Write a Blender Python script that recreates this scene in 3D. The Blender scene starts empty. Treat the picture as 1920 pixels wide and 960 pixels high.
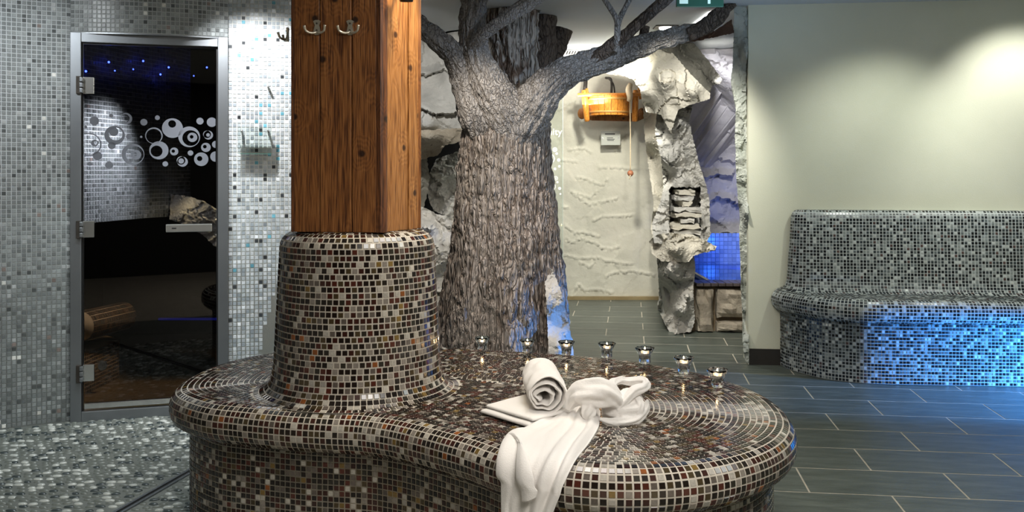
import bpy, bmesh, math, random
import numpy as np
from mathutils import Vector, Matrix, noise, geometry
from mathutils.bvhtree import BVHTree
random.seed(7); RNG = np.random.default_rng(7)
C = bpy.context.scene.collection
PI = math.pi
F = 1750.0; HX = 960.0; HY = 320.0; CZ = 1.28            # focal length in px, horizon, eye height

# ------------------------------------------------------------------ camera, world, light, exposure
cam = bpy.data.cameras.new('camera'); cam.sensor_width = 36; cam.lens = 36*F/1920
cam.shift_y = -160/1920; cam.clip_start = .05; cam.clip_end = 100
co = bpy.data.objects.new('camera', cam); C.objects.link(co)
co.location = (0, 0, CZ); co.rotation_euler = (PI/2, 0, 0)
sc = bpy.context.scene; sc.camera = co
w = bpy.data.worlds.new('world'); sc.world = w; w.use_nodes = True
w.node_tree.nodes['Background'].inputs[0].default_value = (.5, .55, .6, 1)
w.node_tree.nodes['Background'].inputs[1].default_value = .05
sc.view_settings.view_transform = 'Standard'; sc.view_settings.look = 'None'
sc.view_settings.gamma = 1; sc.view_settings.exposure = 0.08; sc.view_settings.use_curve_mapping = False

def area(name, loc, target, size, power, col, sy=None):
    l = bpy.data.lights.new(name, 'AREA'); l.size = size; l.energy = power; l.color = col
    if sy: l.shape = 'RECTANGLE'; l.size_y = sy
    o = bpy.data.objects.new(name, l); C.objects.link(o); o.location = loc
    o.rotation_euler = (Vector(target)-Vector(loc)).to_track_quat('-Z', 'Y').to_euler(); return o
def spot(name, loc, target, angle, power, col, blend=.5, rad=.04):
    l = bpy.data.lights.new(name, 'SPOT'); l.spot_size = math.radians(angle); l.spot_blend = blend
    l.energy = power; l.color = col; l.shadow_soft_size = rad
    o = bpy.data.objects.new(name, l); C.objects.link(o); o.location = loc
    o.rotation_euler = (Vector(target)-Vector(loc)).to_track_quat('-Z', 'Y').to_euler(); return o

area('fill_over_camera', (.75, .7, 2.34), (.75, .701, 0), 1.3, 74, (1, .95, .88))  # added general fill, no lamp of the room
area('light_mid_ceiling', (.2, 3.3, 2.34), (.2, 3.3, 0), .7, 20, (1, .95, .87))
area('light_right_room', (2.6, 2.8, 2.34), (2.4, 4.5, .2), .9, 20, (.95, 1, .95))
spot('spot_left_wall', (-1.42, 4.40, 2.33), (-1.24, 5.06, 1.30), 80, 85, (.97, .98, 1), .6, .03)
spot('spot_left_corner', (-2.3, 3.5, 2.33), (-2.6, 4.6, 1.3), 95, 54, (.93, .97, 1), .8, .06)
spot('spot_pebbles', (-1.7, 4.2, 2.33), (-1.55, 4.35, 0), 80, 75, (.86, .97, 1), .7, .05)
spot('spot_bench_left', (-1.0, 4.3, 2.33), (-1.0, 3.85, .48), 60, 26, (1, .98, .97), .7, .05)
spot('spot_wall_right_a', (3.05, 5.35, 2.33), (3.3, 5.95, 1.4), 95, 52, (1, 1, .93), .8, .04)
spot('spot_wall_right_b', (2.35, 5.2, 2.33), (2.35, 6.0, .8), 95, 44, (.96, 1, .90), .8, .05)
spot('spot_tree_warm', (-.35, 4.9, 2.33), (-.05, 6.0, .7), 80, 95, (1, .89, .76), .6, .05)
spot('spot_tree_cool', (.9, 4.5, 2.25), (.15, 6.1, 1.5), 60, 42, (.62, .77, 1), .7, .06)
spot('spot_tree_pink', (.35, 5.0, 2.33), (.15, 6.0, .45), 40, 34, (1, .74, .62), .8, .05)
spot('fill_rock_front', (.95, 5.5, 2.3), (1.5, 7.3, .45), 60, 130, (1, .96, .86), .8, .06)  # added fill that brightens the lower rocks from the front
spot('spot_rock_back_a', (.78, 7.4, 2.30), (.95, 9.3, .7), 100, 135, (1, .97, .86), .8, .06)
spot('spot_rock_back_b', (.85, 8.3, 2.33), (.95, 9.3, .3), 90, 30, (.98, 1, .95), .8, .06)
spot('spot_boulder', (1.0, 6.3, 2.25), (1.45, 7.5, 1.0), 110, 70, (1, .97, .9), .7, .05)
spot('fill_cave', (1.75, 7.8, 2.3), (1.9, 9.2, 1.3), 90, 85, (.93, .93, 1), .8, .05)  # added white fill to lift the cave wall
spot('spot_rock_left', (-.62, 5.9, 2.3), (-.66, 7.4, 1.1), 100, 85, (1, .98, .94), .7, .05)
area('light_back_ceiling', (.6, 8.6, 1.9), (.6, 8.6, 3), .5, 12, (1, .98, .94))
bl = spot('light_blue_low', (4.15, 4.70, .34), (2.2, 5.70, -.27), 44, 1050, (.04, .30, 1), .45, .05); bl.scale = (1.35, 1, 1)
spot('spot_pool_blue', (2.05, 8.3, .55), (2.2, 9.6, .45), 100, 16, (.03, .16, 1), .8, .05)
area('light_cool_ceiling', (1.3, 5.2, 1.95), (1.3, 5.3, 3), .5, 4, (.45, .68, 1))
spot('spot_column_right', (-.22, 3.22, 2.2), (-.40, 3.33, 1.1), 70, 22, (1, .85, .6), .6, .02)
spot('fill_reflected_wall', (-1.78, 5.12, 1.75), (-2.27, 5.08, 1.25), 75, 170, (.95, .97, 1), 1, .03)  # added to light the stand-in for the wall reflected in the glass
spot('spot_steam_floor', (-1.55, 5.3, 2.0), (-1.95, 5.5, 0), 50, 90, (1, .75, .3), .8, .03)
spot('fill_reflected_rock', (-1.5, 5.15, 2.1), (-1.78, 5.5, 1.05), 40, 40, (1, .95, .88), .8, .03)  # added to light the stand-in for the reflected rock

# ------------------------------------------------------------------ helpers
def P(px, py, Y): return Vector(((px-HX)/F*Y, Y, CZ-(py-HY)/F*Y))
def onz(px, py, z): Y = F*(CZ-z)/(py-HY); return Vector(((px-HX)/F*Y, Y, z))
def proj(p): return HX+p[0]/p[1]*F, HY+(CZ-p[2])/p[1]*F
def on_line(px, py, o, d):                     # hits the vertical plane through o (x,y) along d; returns u, z
    k = (px-HX)/F; t = (k*o[1]-o[0])/(d[0]-k*d[1]); Y = o[1]+t*d[1]
    return t, CZ-(py-HY)/F*Y

def link(name, me, mat=None, parent=None, smooth=False):
    o = bpy.data.objects.new(name, me); C.objects.link(o)
    if mat is not None and len(me.materials) == 0: me.materials.append(mat)
    if parent: o.parent = parent; o.matrix_parent_inverse = Matrix() if parent.parent else Matrix.Translation(-Vector(parent.location))
    if smooth: me.shade_smooth()
    return o
def mesh(name, vs, fs, mat=None, parent=None, smooth=False):
    me = bpy.data.meshes.new(name)
    me.from_pydata([tuple(v) for v in vs] if not isinstance(vs, np.ndarray) else vs.tolist(), [], fs if not isinstance(fs, np.ndarray) else fs.tolist())
    me.update(); return link(name, me, mat, parent, smooth)
def bobj(name, bm, mat=None, parent=None, smooth=False, recalc=True):
    if recalc: bmesh.ops.recalc_face_normals(bm, faces=bm.faces)
    me = bpy.data.meshes.new(name); bm.to_mesh(me); bm.free(); return link(name, me, mat, parent, smooth)
def thing(name, label, cat, loc=(0, 0, 0), group=None):
    o = bpy.data.objects.new(name, None); C.objects.link(o); o.location = loc; o.empty_display_size = .1
    return tag(o, label, cat, group)
def tag(o, label, cat=None, group=None):
    o['label'] = label
    if cat: o['category'] = cat
    if group: o['group'] = group
    return o
def struct(o, label=None, cat=None):
    o['kind'] = 'structure'
    if label: o['label'] = label
    if cat: o['category'] = cat
    return o
def stuff(o): o['kind'] = 'stuff'; return o
def box_bm(bm, lo, hi, M=None, bev=0):
    r = bmesh.ops.create_cube(bm, size=1)
    S = Matrix.Diagonal((hi[0]-lo[0], hi[1]-lo[1], hi[2]-lo[2], 1)); T = Matrix.Translation([(a+b)/2 for a, b in zip(lo, hi)])
    bmesh.ops.transform(bm, matrix=(M or Matrix())@T@S, verts=r['verts'])
    if bev: bmesh.ops.bevel(bm, geom=list({e for v in r['verts'] for e in v.link_edges}), offset=bev, segments=2, affect='EDGES', profile=.6)
def box(name, lo, hi, mat, parent=None, M=None, bev=0):
    bm = bmesh.new(); box_bm(bm, lo, hi, M, bev); return bobj(name, bm, mat, parent)
def lathe(name, prof, mat, parent=None, n=32, M=None, mod=None, smooth=True):
    vs, fs = [], []
    for i, (r, z) in enumerate(prof):
        for j in range(n):
            a = 2*PI*j/n; rr = r*(mod(a, i) if mod else 1); v = Vector((rr*math.cos(a), rr*math.sin(a), z)); vs.append(M@v if M else v)
    for i in range(len(prof)-1):
        for j in range(n):
            k = (j+1) % n; fs.append((i*n+j, i*n+k, (i+1)*n+k, (i+1)*n+j))
    o = mesh(name, vs, fs, mat, parent, smooth)
    bm = bmesh.new(); bm.from_mesh(o.data); bmesh.ops.remove_doubles(bm, verts=bm.verts, dist=1e-6); bmesh.ops.recalc_face_normals(bm, faces=bm.faces); bm.to_mesh(o.data); bm.free()
    if smooth: o.data.shade_smooth()
    return o
def catmull(pts, n, closed=False):
    pts = [np.array(p, float) for p in pts]; N = len(pts); out = []
    segs = N if closed else N-1
    for i in range(segs):
        p1, p2 = pts[i], pts[(i+1) % N]
        p0 = pts[i-1] if (closed or i > 0) else 2*p1-p2
        p3 = pts[(i+2) % N] if (closed or i+2 < N) else 2*p2-p1
        for k in range(n):
            t = k/n; out.append(.5*((2*p1)+(-p0+p2)*t+(2*p0-5*p1+4*p2-p3)*t*t+(-p0+3*p1-3*p2+p3)*t**3))
    if not closed: out.append(pts[-1])
    return np.array(out)
def resample(path, n, closed=False):
    p = np.vstack([path, path[:1]]) if closed else path
    d = np.r_[0, np.cumsum(np.linalg.norm(np.diff(p, axis=0), axis=1))]
    f = np.linspace(0, d[-1], n+1)[:n] if closed else np.linspace(0, d[-1], n)
    return np.stack([np.interp(f, d, p[:, k]) for k in range(p.shape[1])], 1), d[-1]
def tube(name, pts, radii, mat, parent=None, n=12, sub=6, disp=None, cap=True, smooth=True, flat=1.0):
    pp = np.array([list(p)+[r] for p, r in zip(pts, radii)]); cp = catmull(pp, sub)
    vs, fs = [], []; up = None; L = 0
    for i, q in enumerate(cp):
        p = Vector(q[:3]); a = Vector(cp[max(i-1, 0)][:3]); b = Vector(cp[min(i+1, len(cp)-1)][:3]); t = (b-a).normalized()
        if up is None: up = t.cross(Vector((.3, 1, .1))).normalized()
        up = (up-t*up.dot(t)).normalized(); sd = t.cross(up)
        if i: L += (p-Vector(cp[i-1][:3])).length
        for j in range(n):
            ang = 2*PI*j/n; dr = up*math.cos(ang)+sd*math.sin(ang)*flat; r = q[3]
            if disp: r += disp(ang, L, r, p+dr*r)
            v_ = p+dr*r; v_.z = min(v_.z, 2.373); vs.append(v_)
    m = len(cp)
    for i in range(m-1):
        for j in range(n): k = (j+1) % n; fs.append((i*n+j, i*n+k, (i+1)*n+k, (i+1)*n+j))
    if cap: fs.append(tuple(range(n-1, -1, -1))); fs.append(tuple((m-1)*n+j for j in range(n)))
    o = mesh(name, vs, fs, mat, parent, smooth); return o

# ------------------------------------------------------------------ materials
def new_mat(name):
    m = bpy.data.materials.new(name); m.use_nodes = True; nt = m.node_tree; return m, nt, nt.nodes['Principled BSDF']
def ramp(nt, stops, fac, const=False):
    r = nt.nodes.new('ShaderNodeValToRGB'); e = r.color_ramp.elements
    while len(e) > 1: e.remove(e[-1])
    e[0].position = stops[0][0]; e[0].color = (*stops[0][1], 1)
    for p, c in stops[1:]: x = e.new(p); x.color = (*c, 1)
    if const: r.color_ramp.interpolation = 'CONSTANT'
    nt.links.new(fac, r.inputs[0]); return r
def mat(name, cols, rough=.6, scale=5, detail=6, bump=0, bscale=30, metal=0, stretch=(1, 1, 1), coord='Object', spec=.5, dist=.01, brough=.65, coat=0):
    m, nt, b = new_mat(name)
    tc = nt.nodes.new('ShaderNodeTexCoord'); mp = nt.nodes.new('ShaderNodeMapping'); mp.inputs['Scale'].default_value = stretch
    nt.links.new(tc.outputs[coord], mp.inputs[0])
    n = nt.nodes.new('ShaderNodeTexNoise'); n.inputs['Scale'].default_value = scale; n.inputs['Detail'].default_value = detail; n.inputs['Roughness'].default_value = .6
    nt.links.new(mp.outputs[0], n.inputs['Vector'])
    if isinstance(cols[0], (int, float)): b.inputs['Base Color'].default_value = (*cols, 1)
    else:
        k = len(cols); r = ramp(nt, [(.28+.44*i/(k-1), c) for i, c in enumerate(cols)], n.outputs[0]); nt.links.new(r.outputs[0], b.inputs['Base Color'])
    b.inputs['Roughness'].default_value = rough; b.inputs['Metallic'].default_value = metal; b.inputs['Specular IOR Level'].default_value = spec
    b.inputs['Coat Weight'].default_value = coat
    if bump:
        n2 = nt.nodes.new('ShaderNodeTexNoise'); n2.inputs['Scale'].default_value = bscale; n2.inputs['Detail'].default_value = 8; n2.inputs['Roughness'].default_value = brough
        nt.links.new(mp.outputs[0], n2.inputs['Vector'])
        bp = nt.nodes.new('ShaderNodeBump'); bp.inputs['Strength'].default_value = bump; bp.inputs['Distance'].default_value = dist
        nt.links.new(n2.outputs[0], bp.inputs['Height']); nt.links.new(bp.outputs[0], b.inputs['Normal'])
    return m
def tile_mat(name, rough, spec=.5, var=.35):
    m, nt, b = new_mat(name)
    a = nt.nodes.new('ShaderNodeAttribute'); a.attribute_name = 'tile_col'
    tc = nt.nodes.new('ShaderNodeTexCoord'); g = nt.nodes.new('ShaderNodeNewGeometry')
    n = nt.nodes.new('ShaderNodeTexNoise'); n.inputs['Scale'].default_value = 160; n.inputs['Detail'].default_value = 2; nt.links.new(g.outputs['Position'], n.inputs['Vector'])
    h = nt.nodes.new('ShaderNodeHueSaturation'); nt.links.new(a.outputs['Color'], h.inputs['Color'])
    mr = nt.nodes.new('ShaderNodeMapRange'); mr.inputs[3].default_value = 1-var; mr.inputs[4].default_value = 1+var
    nt.links.new(n.outputs[0], mr.inputs[0]); nt.links.new(mr.outputs[0], h.inputs['Value'])
    nt.links.new(h.outputs[0], b.inputs['Base Color'])
    b.inputs['Roughness'].default_value = rough; b.inputs['Specular IOR Level'].default_value = spec
    return m
def glass_mat(name, col=(1, 1, 1), rough=0, ior=1.45):
    m, nt, b = new_mat(name); b.inputs['Base Color'].default_value = (*col, 1); b.inputs['Roughness'].default_value = rough
    b.inputs['Transmission Weight'].default_value = 1; b.inputs['IOR'].default_value = ior; return m
def pane_mat(name, tint, gloss=.12):
    m, nt, b = new_mat(name); nt.nodes.remove(b)
    t = nt.nodes.new('ShaderNodeBsdfTransparent'); t.inputs[0].default_value = (*tint, 1)
    g = nt.nodes.new('ShaderNodeBsdfGlossy'); g.inputs['Roughness'].default_value = .01
    fr = nt.nodes.new('ShaderNodeFresnel'); fr.inputs[0].default_value = 1.5
    mx = nt.nodes.new('ShaderNodeMixShader'); nt.links.new(fr.outputs[0], mx.inputs[0]); nt.links.new(t.outputs[0], mx.inputs[1]); nt.links.new(g.outputs[0], mx.inputs[2])
    nt.links.new(mx.outputs[0], nt.nodes['Material Output'].inputs[0]); return m
def emit_mat(name, col, s):
    m, nt, b = new_mat(name); b.inputs['Base Color'].default_value = (*col, 1); b.inputs['Emission Color'].default_value = (*col, 1); b.inputs['Emission Strength'].default_value = s; return m

M_tile = tile_mat('bench_glass_mosaic', .13, .6, .3)
M_tileR = tile_mat('pale_glass_mosaic', .22, .5, .2)
M_wtile = tile_mat('wall_mosaic', .3, .4, .3)
M_grout = mat('grout_beige', ((.50, .45, .38), (.62, .57, .49)), .8, 20, bump=.2, bscale=200)
M_groutR = mat('grout_grey', ((.40, .43, .42), (.50, .53, .52)), .8, 20)
M_groutL = mat('grout_wall', ((.50, .54, .55), (.62, .65, .66)), .8, 20)
M_plaster = mat('plaster_cream', ((.56, .57, .45), (.62, .62, .50)), .75, 2, bump=.25, bscale=160, dist=.004)
M_white = mat('plaster_white', ((.66, .67, .64), (.74, .74, .70)), .8, 3, bump=.2, bscale=100)
M_ceil = mat('ceiling_paint', ((.52, .55, .57), (.56, .59, .61)), .85, 2)
M_slate = mat('slate', ((.045, .055, .046), (.088, .104, .088), (.145, .162, .138)), .36, 4, 10, bump=.35, bscale=14, stretch=(1, 5, 1), dist=.006)
M_sgrout = mat('slate_grout', ((.42, .38, .30), (.58, .52, .42)), .9, 8)
M_pgrout = mat('pebble_grout', ((.14, .15, .135), (.20, .21, .19)), .6, 6, bump=.3, bscale=60)
M_rock = mat('rock_cream', ((.40, .38, .32), (.56, .53, .45), (.66, .63, .54)), .85, 3, 8, bump=.5, bscale=16, dist=.03)
M_rockg = mat('rock_grey', ((.38, .375, .35), (.52, .51, .475), (.64, .62, .57)), .85, 4, 8, bump=.6, bscale=18, dist=.03)
M_rockw = mat('rock_white', ((.46, .45, .42), (.72, .71, .67), (.82, .80, .76)), .8, 5, 8, bump=.6, bscale=16, dist=.03)
M_rockd = mat('rock_olive', ((.16, .155, .125), (.24, .23, .19), (.32, .31, .26)), .85, 5, 8, bump=.6, bscale=14, dist=.03, stretch=(1, 1, .6))
M_wallrock = mat('rock_wall_plaster', ((.50, .48, .40), (.62, .60, .50), (.68, .65, .55)), .85, 2.5, 8, bump=.35, bscale=14, dist=.02)
M_stone = mat('sandstone_block', ((.22, .195, .155), (.36, .315, .245), (.48, .43, .34)), .85, 7, 8, bump=.7, bscale=16, dist=.03)
def bark_mat(name, cols, scale, stretch, dist=.012):
    m, nt, b = new_mat(name); tc = nt.nodes.new('ShaderNodeTexCoord'); mp = nt.nodes.new('ShaderNodeMapping'); mp.inputs['Scale'].default_value = stretch; nt.links.new(tc.outputs['Object'], mp.inputs[0])
    wn = nt.nodes.new('ShaderNodeTexNoise'); wn.inputs['Scale'].default_value = 9; nt.links.new(mp.outputs[0], wn.inputs[0])
    wv = nt.nodes.new('ShaderNodeVectorMath'); wv.operation = 'MULTIPLY_ADD'; wv.inputs[1].default_value = (.09, .09, .09); nt.links.new(wn.outputs['Color'], wv.inputs[0]); nt.links.new(mp.outputs[0], wv.inputs[2])
    v = nt.nodes.new('ShaderNodeTexVoronoi'); v.feature = 'DISTANCE_TO_EDGE'; v.inputs['Scale'].default_value = scale; nt.links.new(wv.outputs[0], v.inputs['Vector'])
    v2 = nt.nodes.new('ShaderNodeTexVoronoi'); v2.feature = 'DISTANCE_TO_EDGE'; v2.inputs['Scale'].default_value = scale*2.3; nt.links.new(wv.outputs[0], v2.inputs['Vector'])
    a = nt.nodes.new('ShaderNodeMapRange'); a.inputs[2].default_value = .16; nt.links.new(v.outputs['Distance'], a.inputs[0]); a2 = nt.nodes.new('ShaderNodeMapRange'); a2.inputs[2].default_value = .14; nt.links.new(v2.outputs['Distance'], a2.inputs[0])
    n = nt.nodes.new('ShaderNodeTexNoise'); n.inputs['Scale'].default_value = scale*2.2; n.inputs['Detail'].default_value = 8; nt.links.new(mp.outputs[0], n.inputs[0])
    s1 = nt.nodes.new('ShaderNodeMath'); s1.operation = 'MULTIPLY_ADD'; s1.inputs[1].default_value = .5; nt.links.new(a2.outputs[0], s1.inputs[0]); nt.links.new(a.outputs[0], s1.inputs[2])
    s2 = nt.nodes.new('ShaderNodeMath'); s2.operation = 'MULTIPLY_ADD'; s2.inputs[1].default_value = 1.0; nt.links.new(n.outputs[0], s2.inputs[0]); nt.links.new(s1.outputs[0], s2.inputs[2])
    bp = nt.nodes.new('ShaderNodeBump'); bp.inputs['Strength'].default_value = 1; bp.inputs['Distance'].default_value = dist; nt.links.new(s2.outputs[0], bp.inputs['Height']); nt.links.new(bp.outputs[0], b.inputs['Normal'])
    n3 = nt.nodes.new('ShaderNodeTexNoise'); n3.inputs['Scale'].default_value = 3; n3.inputs['Detail'].default_value = 8; nt.links.new(tc.outputs['Object'], n3.inputs[0])
    m3 = nt.nodes.new('ShaderNodeMath'); m3.operation = 'MULTIPLY_ADD'; m3.inputs[1].default_value = .30; nt.links.new(s2.outputs[0], m3.inputs[0]); nt.links.new(n3.outputs[0], m3.inputs[2])
    r = ramp(nt, [(.45, cols[0]), (.82, cols[1]), (1.0, cols[2])], m3.outputs[0]); nt.links.new(r.outputs[0], b.inputs['Base Color']); b.inputs['Roughness'].default_value = .9; b.inputs['Specular IOR Level'].default_value = .25
    return m
M_bark = bark_mat('bark', ((.07, .052, .042), (.27, .225, .19), (.43, .385, .345)), 30, (1, 1, .15), .016)
M_bark2 = bark_mat('bark_branch', ((.08, .07, .062), (.28, .26, .24), (.40, .38, .36)), 44, (1, 1, .5), .008)
M_barkd = bark_mat('bark_dark', ((.025, .018, .014), (.10, .078, .062), (.17, .135, .11)), 36, (1, 1, .35), .010)
M_barks = bark_mat('bark_split', ((.07, .035, .022), (.22, .16, .12), (.44, .41, .37)), 13, (1, 1, .16), .03)
M_alu = mat('brushed_aluminium', ((.26, .28, .30), (.32, .34, .36)), .4, 3, metal=.85)
M_chrome = mat('satin_steel', ((.66, .66, .64), (.75, .75, .72)), .22, 20, metal=.9)
M_brass = mat('old_nickel', ((.60, .55, .45), (.72, .68, .58)), .3, 40, metal=.8)
M_black = mat('black_plastic', (.012, .012, .012), .4)
M_blk = mat('black_skirting', (.02, .017, .014), .35)
M_dark = mat('dark_wall_and_hollow', (.012, .012, .014), .5)
M_ptile = mat('pool_tile', ((.20, .30, .48), (.26, .36, .55)), .2, 3)
M_pgr = mat('pool_grout', (.16, .24, .40), .6)
M_coping = mat('coping_tile', ((.06, .05, .05), (.12, .10, .10)), .3, 8)
M_rope = mat('rope', ((.62, .50, .33), (.74, .62, .44)), .9, 60, bump=.5, bscale=200)
M_rust = mat('pull_ball', ((.30, .10, .05), (.45, .18, .09)), .5, 30)
M_iron = mat('iron', ((.03, .025, .02), (.07, .06, .05)), .6, 20, metal=.4)
M_glass = glass_mat('clear_glass', (1, 1, 1), 0, 1.28)
M_acryl = pane_mat('acrylic_pane', (.94, .97, .96))
M_doorglass = pane_mat('smoked_door_glass', (.50, .50, .52))
M_print = mat('frosted_print', (.15, .16, .185), .7)
M_printw = mat('white_print', (.85, .87, .87), .7)
M_wax = mat('candle_wax', (.85, .80, .70), .5)
M_cup = mat('tealight_cup', (.75, .75, .74), .25, metal=.9)
M_flame = emit_mat('flame', (1, .66, .30), 90)
M_lamp = emit_mat('lamp_disc', (1, .98, .92), 14)
M_star = emit_mat('blue_led', (.03, .06, 1), 40)
M_green = mat('sign_green', (.005, .07, .04), .4)
M_greenw = emit_mat('sign_lit_white', (.55, .75, .68), .35)

def wood(name, dark, mid, light, knots=True, rough=.42):
    m, nt, b = new_mat(name)
    tc = nt.nodes.new('ShaderNodeTexCoord'); oi = nt.nodes.new('ShaderNodeObjectInfo')
    ad = nt.nodes.new('ShaderNodeVectorMath'); ad.operation = 'MULTIPLY_ADD'; ad.inputs[1].default_value = (1, 1, 1)
    sc_ = nt.nodes.new('ShaderNodeVectorMath'); sc_.operation = 'SCALE'; sc_.inputs['Scale'].default_value = 7.3
    cb = nt.nodes.new('ShaderNodeCombineXYZ'); nt.links.new(oi.outputs['Random'], cb.inputs[0]); nt.links.new(oi.outputs['Random'], cb.inputs[2]); nt.links.new(cb.outputs[0], sc_.inputs[0])
    nt.links.new(tc.outputs['Object'], ad.inputs[0]); nt.links.new(sc_.outputs[0], ad.inputs[2])
    mp = nt.nodes.new('ShaderNodeMapping'); mp.inputs['Scale'].default_value = (1, 1, .045); nt.links.new(ad.outputs[0], mp.inputs[0])
    vo = nt.nodes.new('ShaderNodeTexVoronoi'); vo.voronoi_dimensions = '2D'; vo.inputs['Scale'].default_value = 4.6
    sp_ = nt.nodes.new('ShaderNodeSeparateXYZ'); nt.links.new(ad.outputs[0], sp_.inputs[0]); mk = nt.nodes.new('ShaderNodeCombineXYZ'); nt.links.new(sp_.outputs[0], mk.inputs[0]); nt.links.new(sp_.outputs[2], mk.inputs[1]); nt.links.new(mk.outputs[0], vo.inputs['Vector'])
    kn = nt.nodes.new('ShaderNodeMapRange'); kn.inputs[1].default_value = 0; kn.inputs[2].default_value = .30; kn.inputs[3].default_value = 1; kn.inputs[4].default_value = 0; nt.links.new(vo.outputs['Distance'], kn.inputs[0])
    n1 = nt.nodes.new('ShaderNodeTexNoise'); n1.inputs['Scale'].default_value = 16; n1.inputs['Detail'].default_value = 2; nt.links.new(mp.outputs[0], n1.inputs['Vector'])
    kk = nt.nodes.new('ShaderNodeMath'); kk.operation = 'MULTIPLY_ADD'; kk.inputs[1].default_value = .55; nt.links.new(kn.outputs[0], kk.inputs[0]); nt.links.new(n1.outputs[0], kk.inputs[2])
    ws = nt.nodes.new('ShaderNodeMath'); ws.operation = 'MULTIPLY'; ws.inputs[1].default_value = 48; nt.links.new(kk.outputs[0], ws.inputs[0])
    si = nt.nodes.new('ShaderNodeMath'); si.operation = 'SINE'; nt.links.new(ws.outputs[0], si.inputs[0])
    n2 = nt.nodes.new('ShaderNodeTexNoise'); n2.inputs['Scale'].default_value = 260; n2.inputs['Detail'].default_value = 2; n2.inputs['Roughness'].default_value = .4; nt.links.new(mp.outputs[0], n2.inputs['Vector'])
    mm = nt.nodes.new('ShaderNodeMath'); mm.operation = 'MULTIPLY_ADD'; mm.inputs[1].default_value = .05; nt.links.new(si.outputs[0], mm.inputs[0]); nt.links.new(n2.outputs[0], mm.inputs[2])
    r = ramp(nt, [(.30, dark), (.50, mid), (.72, light)], mm.outputs[0])
    k2 = nt.nodes.new('ShaderNodeMapRange'); k2.inputs[1].default_value = .035; k2.inputs[2].default_value = .07; k2.inputs[3].default_value = 1; k2.inputs[4].default_value = 0; nt.links.new(vo.outputs['Distance'], k2.inputs[0])
    mx = nt.nodes.new('ShaderNodeMix'); mx.data_type = 'RGBA'; mx.inputs[7].default_value = (dark[0]*.35, dark[1]*.35, dark[2]*.35, 1)
    nt.links.new(k2.outputs[0], mx.inputs[0]) if knots else None
    if not knots: mx.inputs[0].default_value = 0
    nt.links.new(r.outputs[0], mx.inputs[6]); nt.links.new(mx.outputs[2], b.inputs['Base Color'])
    bp = nt.nodes.new('ShaderNodeBump'); bp.inputs['Strength'].default_value = .35; bp.inputs['Distance'].default_value = .003; nt.links.new(mm.outputs[0], bp.inputs['Height']); nt.links.new(bp.outputs[0], b.inputs['Normal'])
    b.inputs['Roughness'].default_value = rough
    return m
M_wood = wood('pine_brown', (.070, .020, .005), (.215, .078, .019), (.33, .135, .040))
M_wood2 = wood('pine_honey_lit', (.15, .052, .012), (.33, .135, .034), (.50, .24, .08))  # paler pine: lamp light on the column's right face put into the colour
M_woodd = wood('pine_edge', (.04, .012, .004), (.12, .04, .012), (.22, .08, .025))
M_bucket = wood('bucket_pine', (.42, .14, .02), (.66, .25, .035), (.80, .36, .07), False, .3)
def towel_mat():
    m, nt, b = new_mat('white_terry')
    b.inputs['Base Color'].default_value = (.90, .865, .83, 1); b.inputs['Roughness'].default_value = .95; b.inputs['Sheen Weight'].default_value = .3
    g = nt.nodes.new('ShaderNodeNewGeometry'); n = nt.nodes.new('ShaderNodeTexNoise'); n.inputs['Scale'].default_value = 260; n.inputs['Detail'].default_value = 5; n.inputs['Roughness'].default_value = .7
    nt.links.new(g.outputs['Position'], n.inputs['Vector']); bp = nt.nodes.new('ShaderNodeBump'); bp.inputs['Strength'].default_value = .6; bp.inputs['Distance'].default_value = .003
    nt.links.new(n.outputs[0], bp.inputs['Height']); nt.links.new(bp.outputs[0], b.inputs['Normal']); return m
M_towel = towel_mat()

# ------------------------------------------------------------------ mosaic machinery
PAL_B = [((.014, .009, .007), .34), ((.040, .013, .009), .17), ((.075, .020, .013), .08), ((.060, .042, .020), .09), ((.115, .095, .080), .07), ((.24, .21, .18), .08), ((.42, .39, .34), .085), ((.028, .024, .018), .065), ((.24, .075, .018), .012), ((.19, .12, .035), .018)]
PAL_R = [((.010, .013, .015), .40), ((.035, .045, .048), .18), ((.11, .13, .13), .15), ((.24, .27, .26), .14), ((.42, .45, .43), .10), ((.08, .05, .045), .03)]
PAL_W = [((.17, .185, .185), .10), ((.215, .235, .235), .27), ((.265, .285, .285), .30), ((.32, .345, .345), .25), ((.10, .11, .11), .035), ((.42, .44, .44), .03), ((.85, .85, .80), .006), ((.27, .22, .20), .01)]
PAL_W_LIT = [((.46, .50, .52), .40), ((.60, .63, .65), .37), ((.34, .38, .41), .17), ((.045, .05, .055), .022), ((.15, .40, .50), .02), ((.82, .85, .88), .018)]  # whiter tiles: the overexposing light on this wall put into their colour
def pick(pal, n, jit=.12):
    c = np.array([p[0] for p in pal]); q = np.array([p[1] for p in pal]); i = RNG.choice(len(pal), n, p=q/q.sum())
    return c[i]*(1+jit*RNG.standard_normal((n, 1))).clip(.6, 1.4), i
def frustum(Q, out, gap, h):
    c = Q.mean(1, keepdims=True); n = np.cross(Q[:, 2]-Q[:, 0], Q[:, 3]-Q[:, 1]); n /= np.linalg.norm(n, axis=1, keepdims=True)+1e-12
    flip = (n*out).sum(1) < 0; Q = Q.copy(); Q[flip] = Q[flip][:, ::-1]; n[flip] *= -1
    s = (np.linalg.norm(Q[:, 1]-Q[:, 0], axis=1)+np.linalg.norm(Q[:, 2]-Q[:, 1], axis=1))[:, None, None]/2
    b = c+(Q-c)*(1-gap/s)-n[:, None]*.001; t = c+(Q-c)*(1-(gap+.0028)/s)+n[:, None]*h
    return np.concatenate([b, t], 1), Q, n
FR = np.array([(4, 5, 6, 7), (0, 1, 5, 4), (1, 2, 6, 5), (2, 3, 7, 6), (3, 0, 4, 7)])
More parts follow.
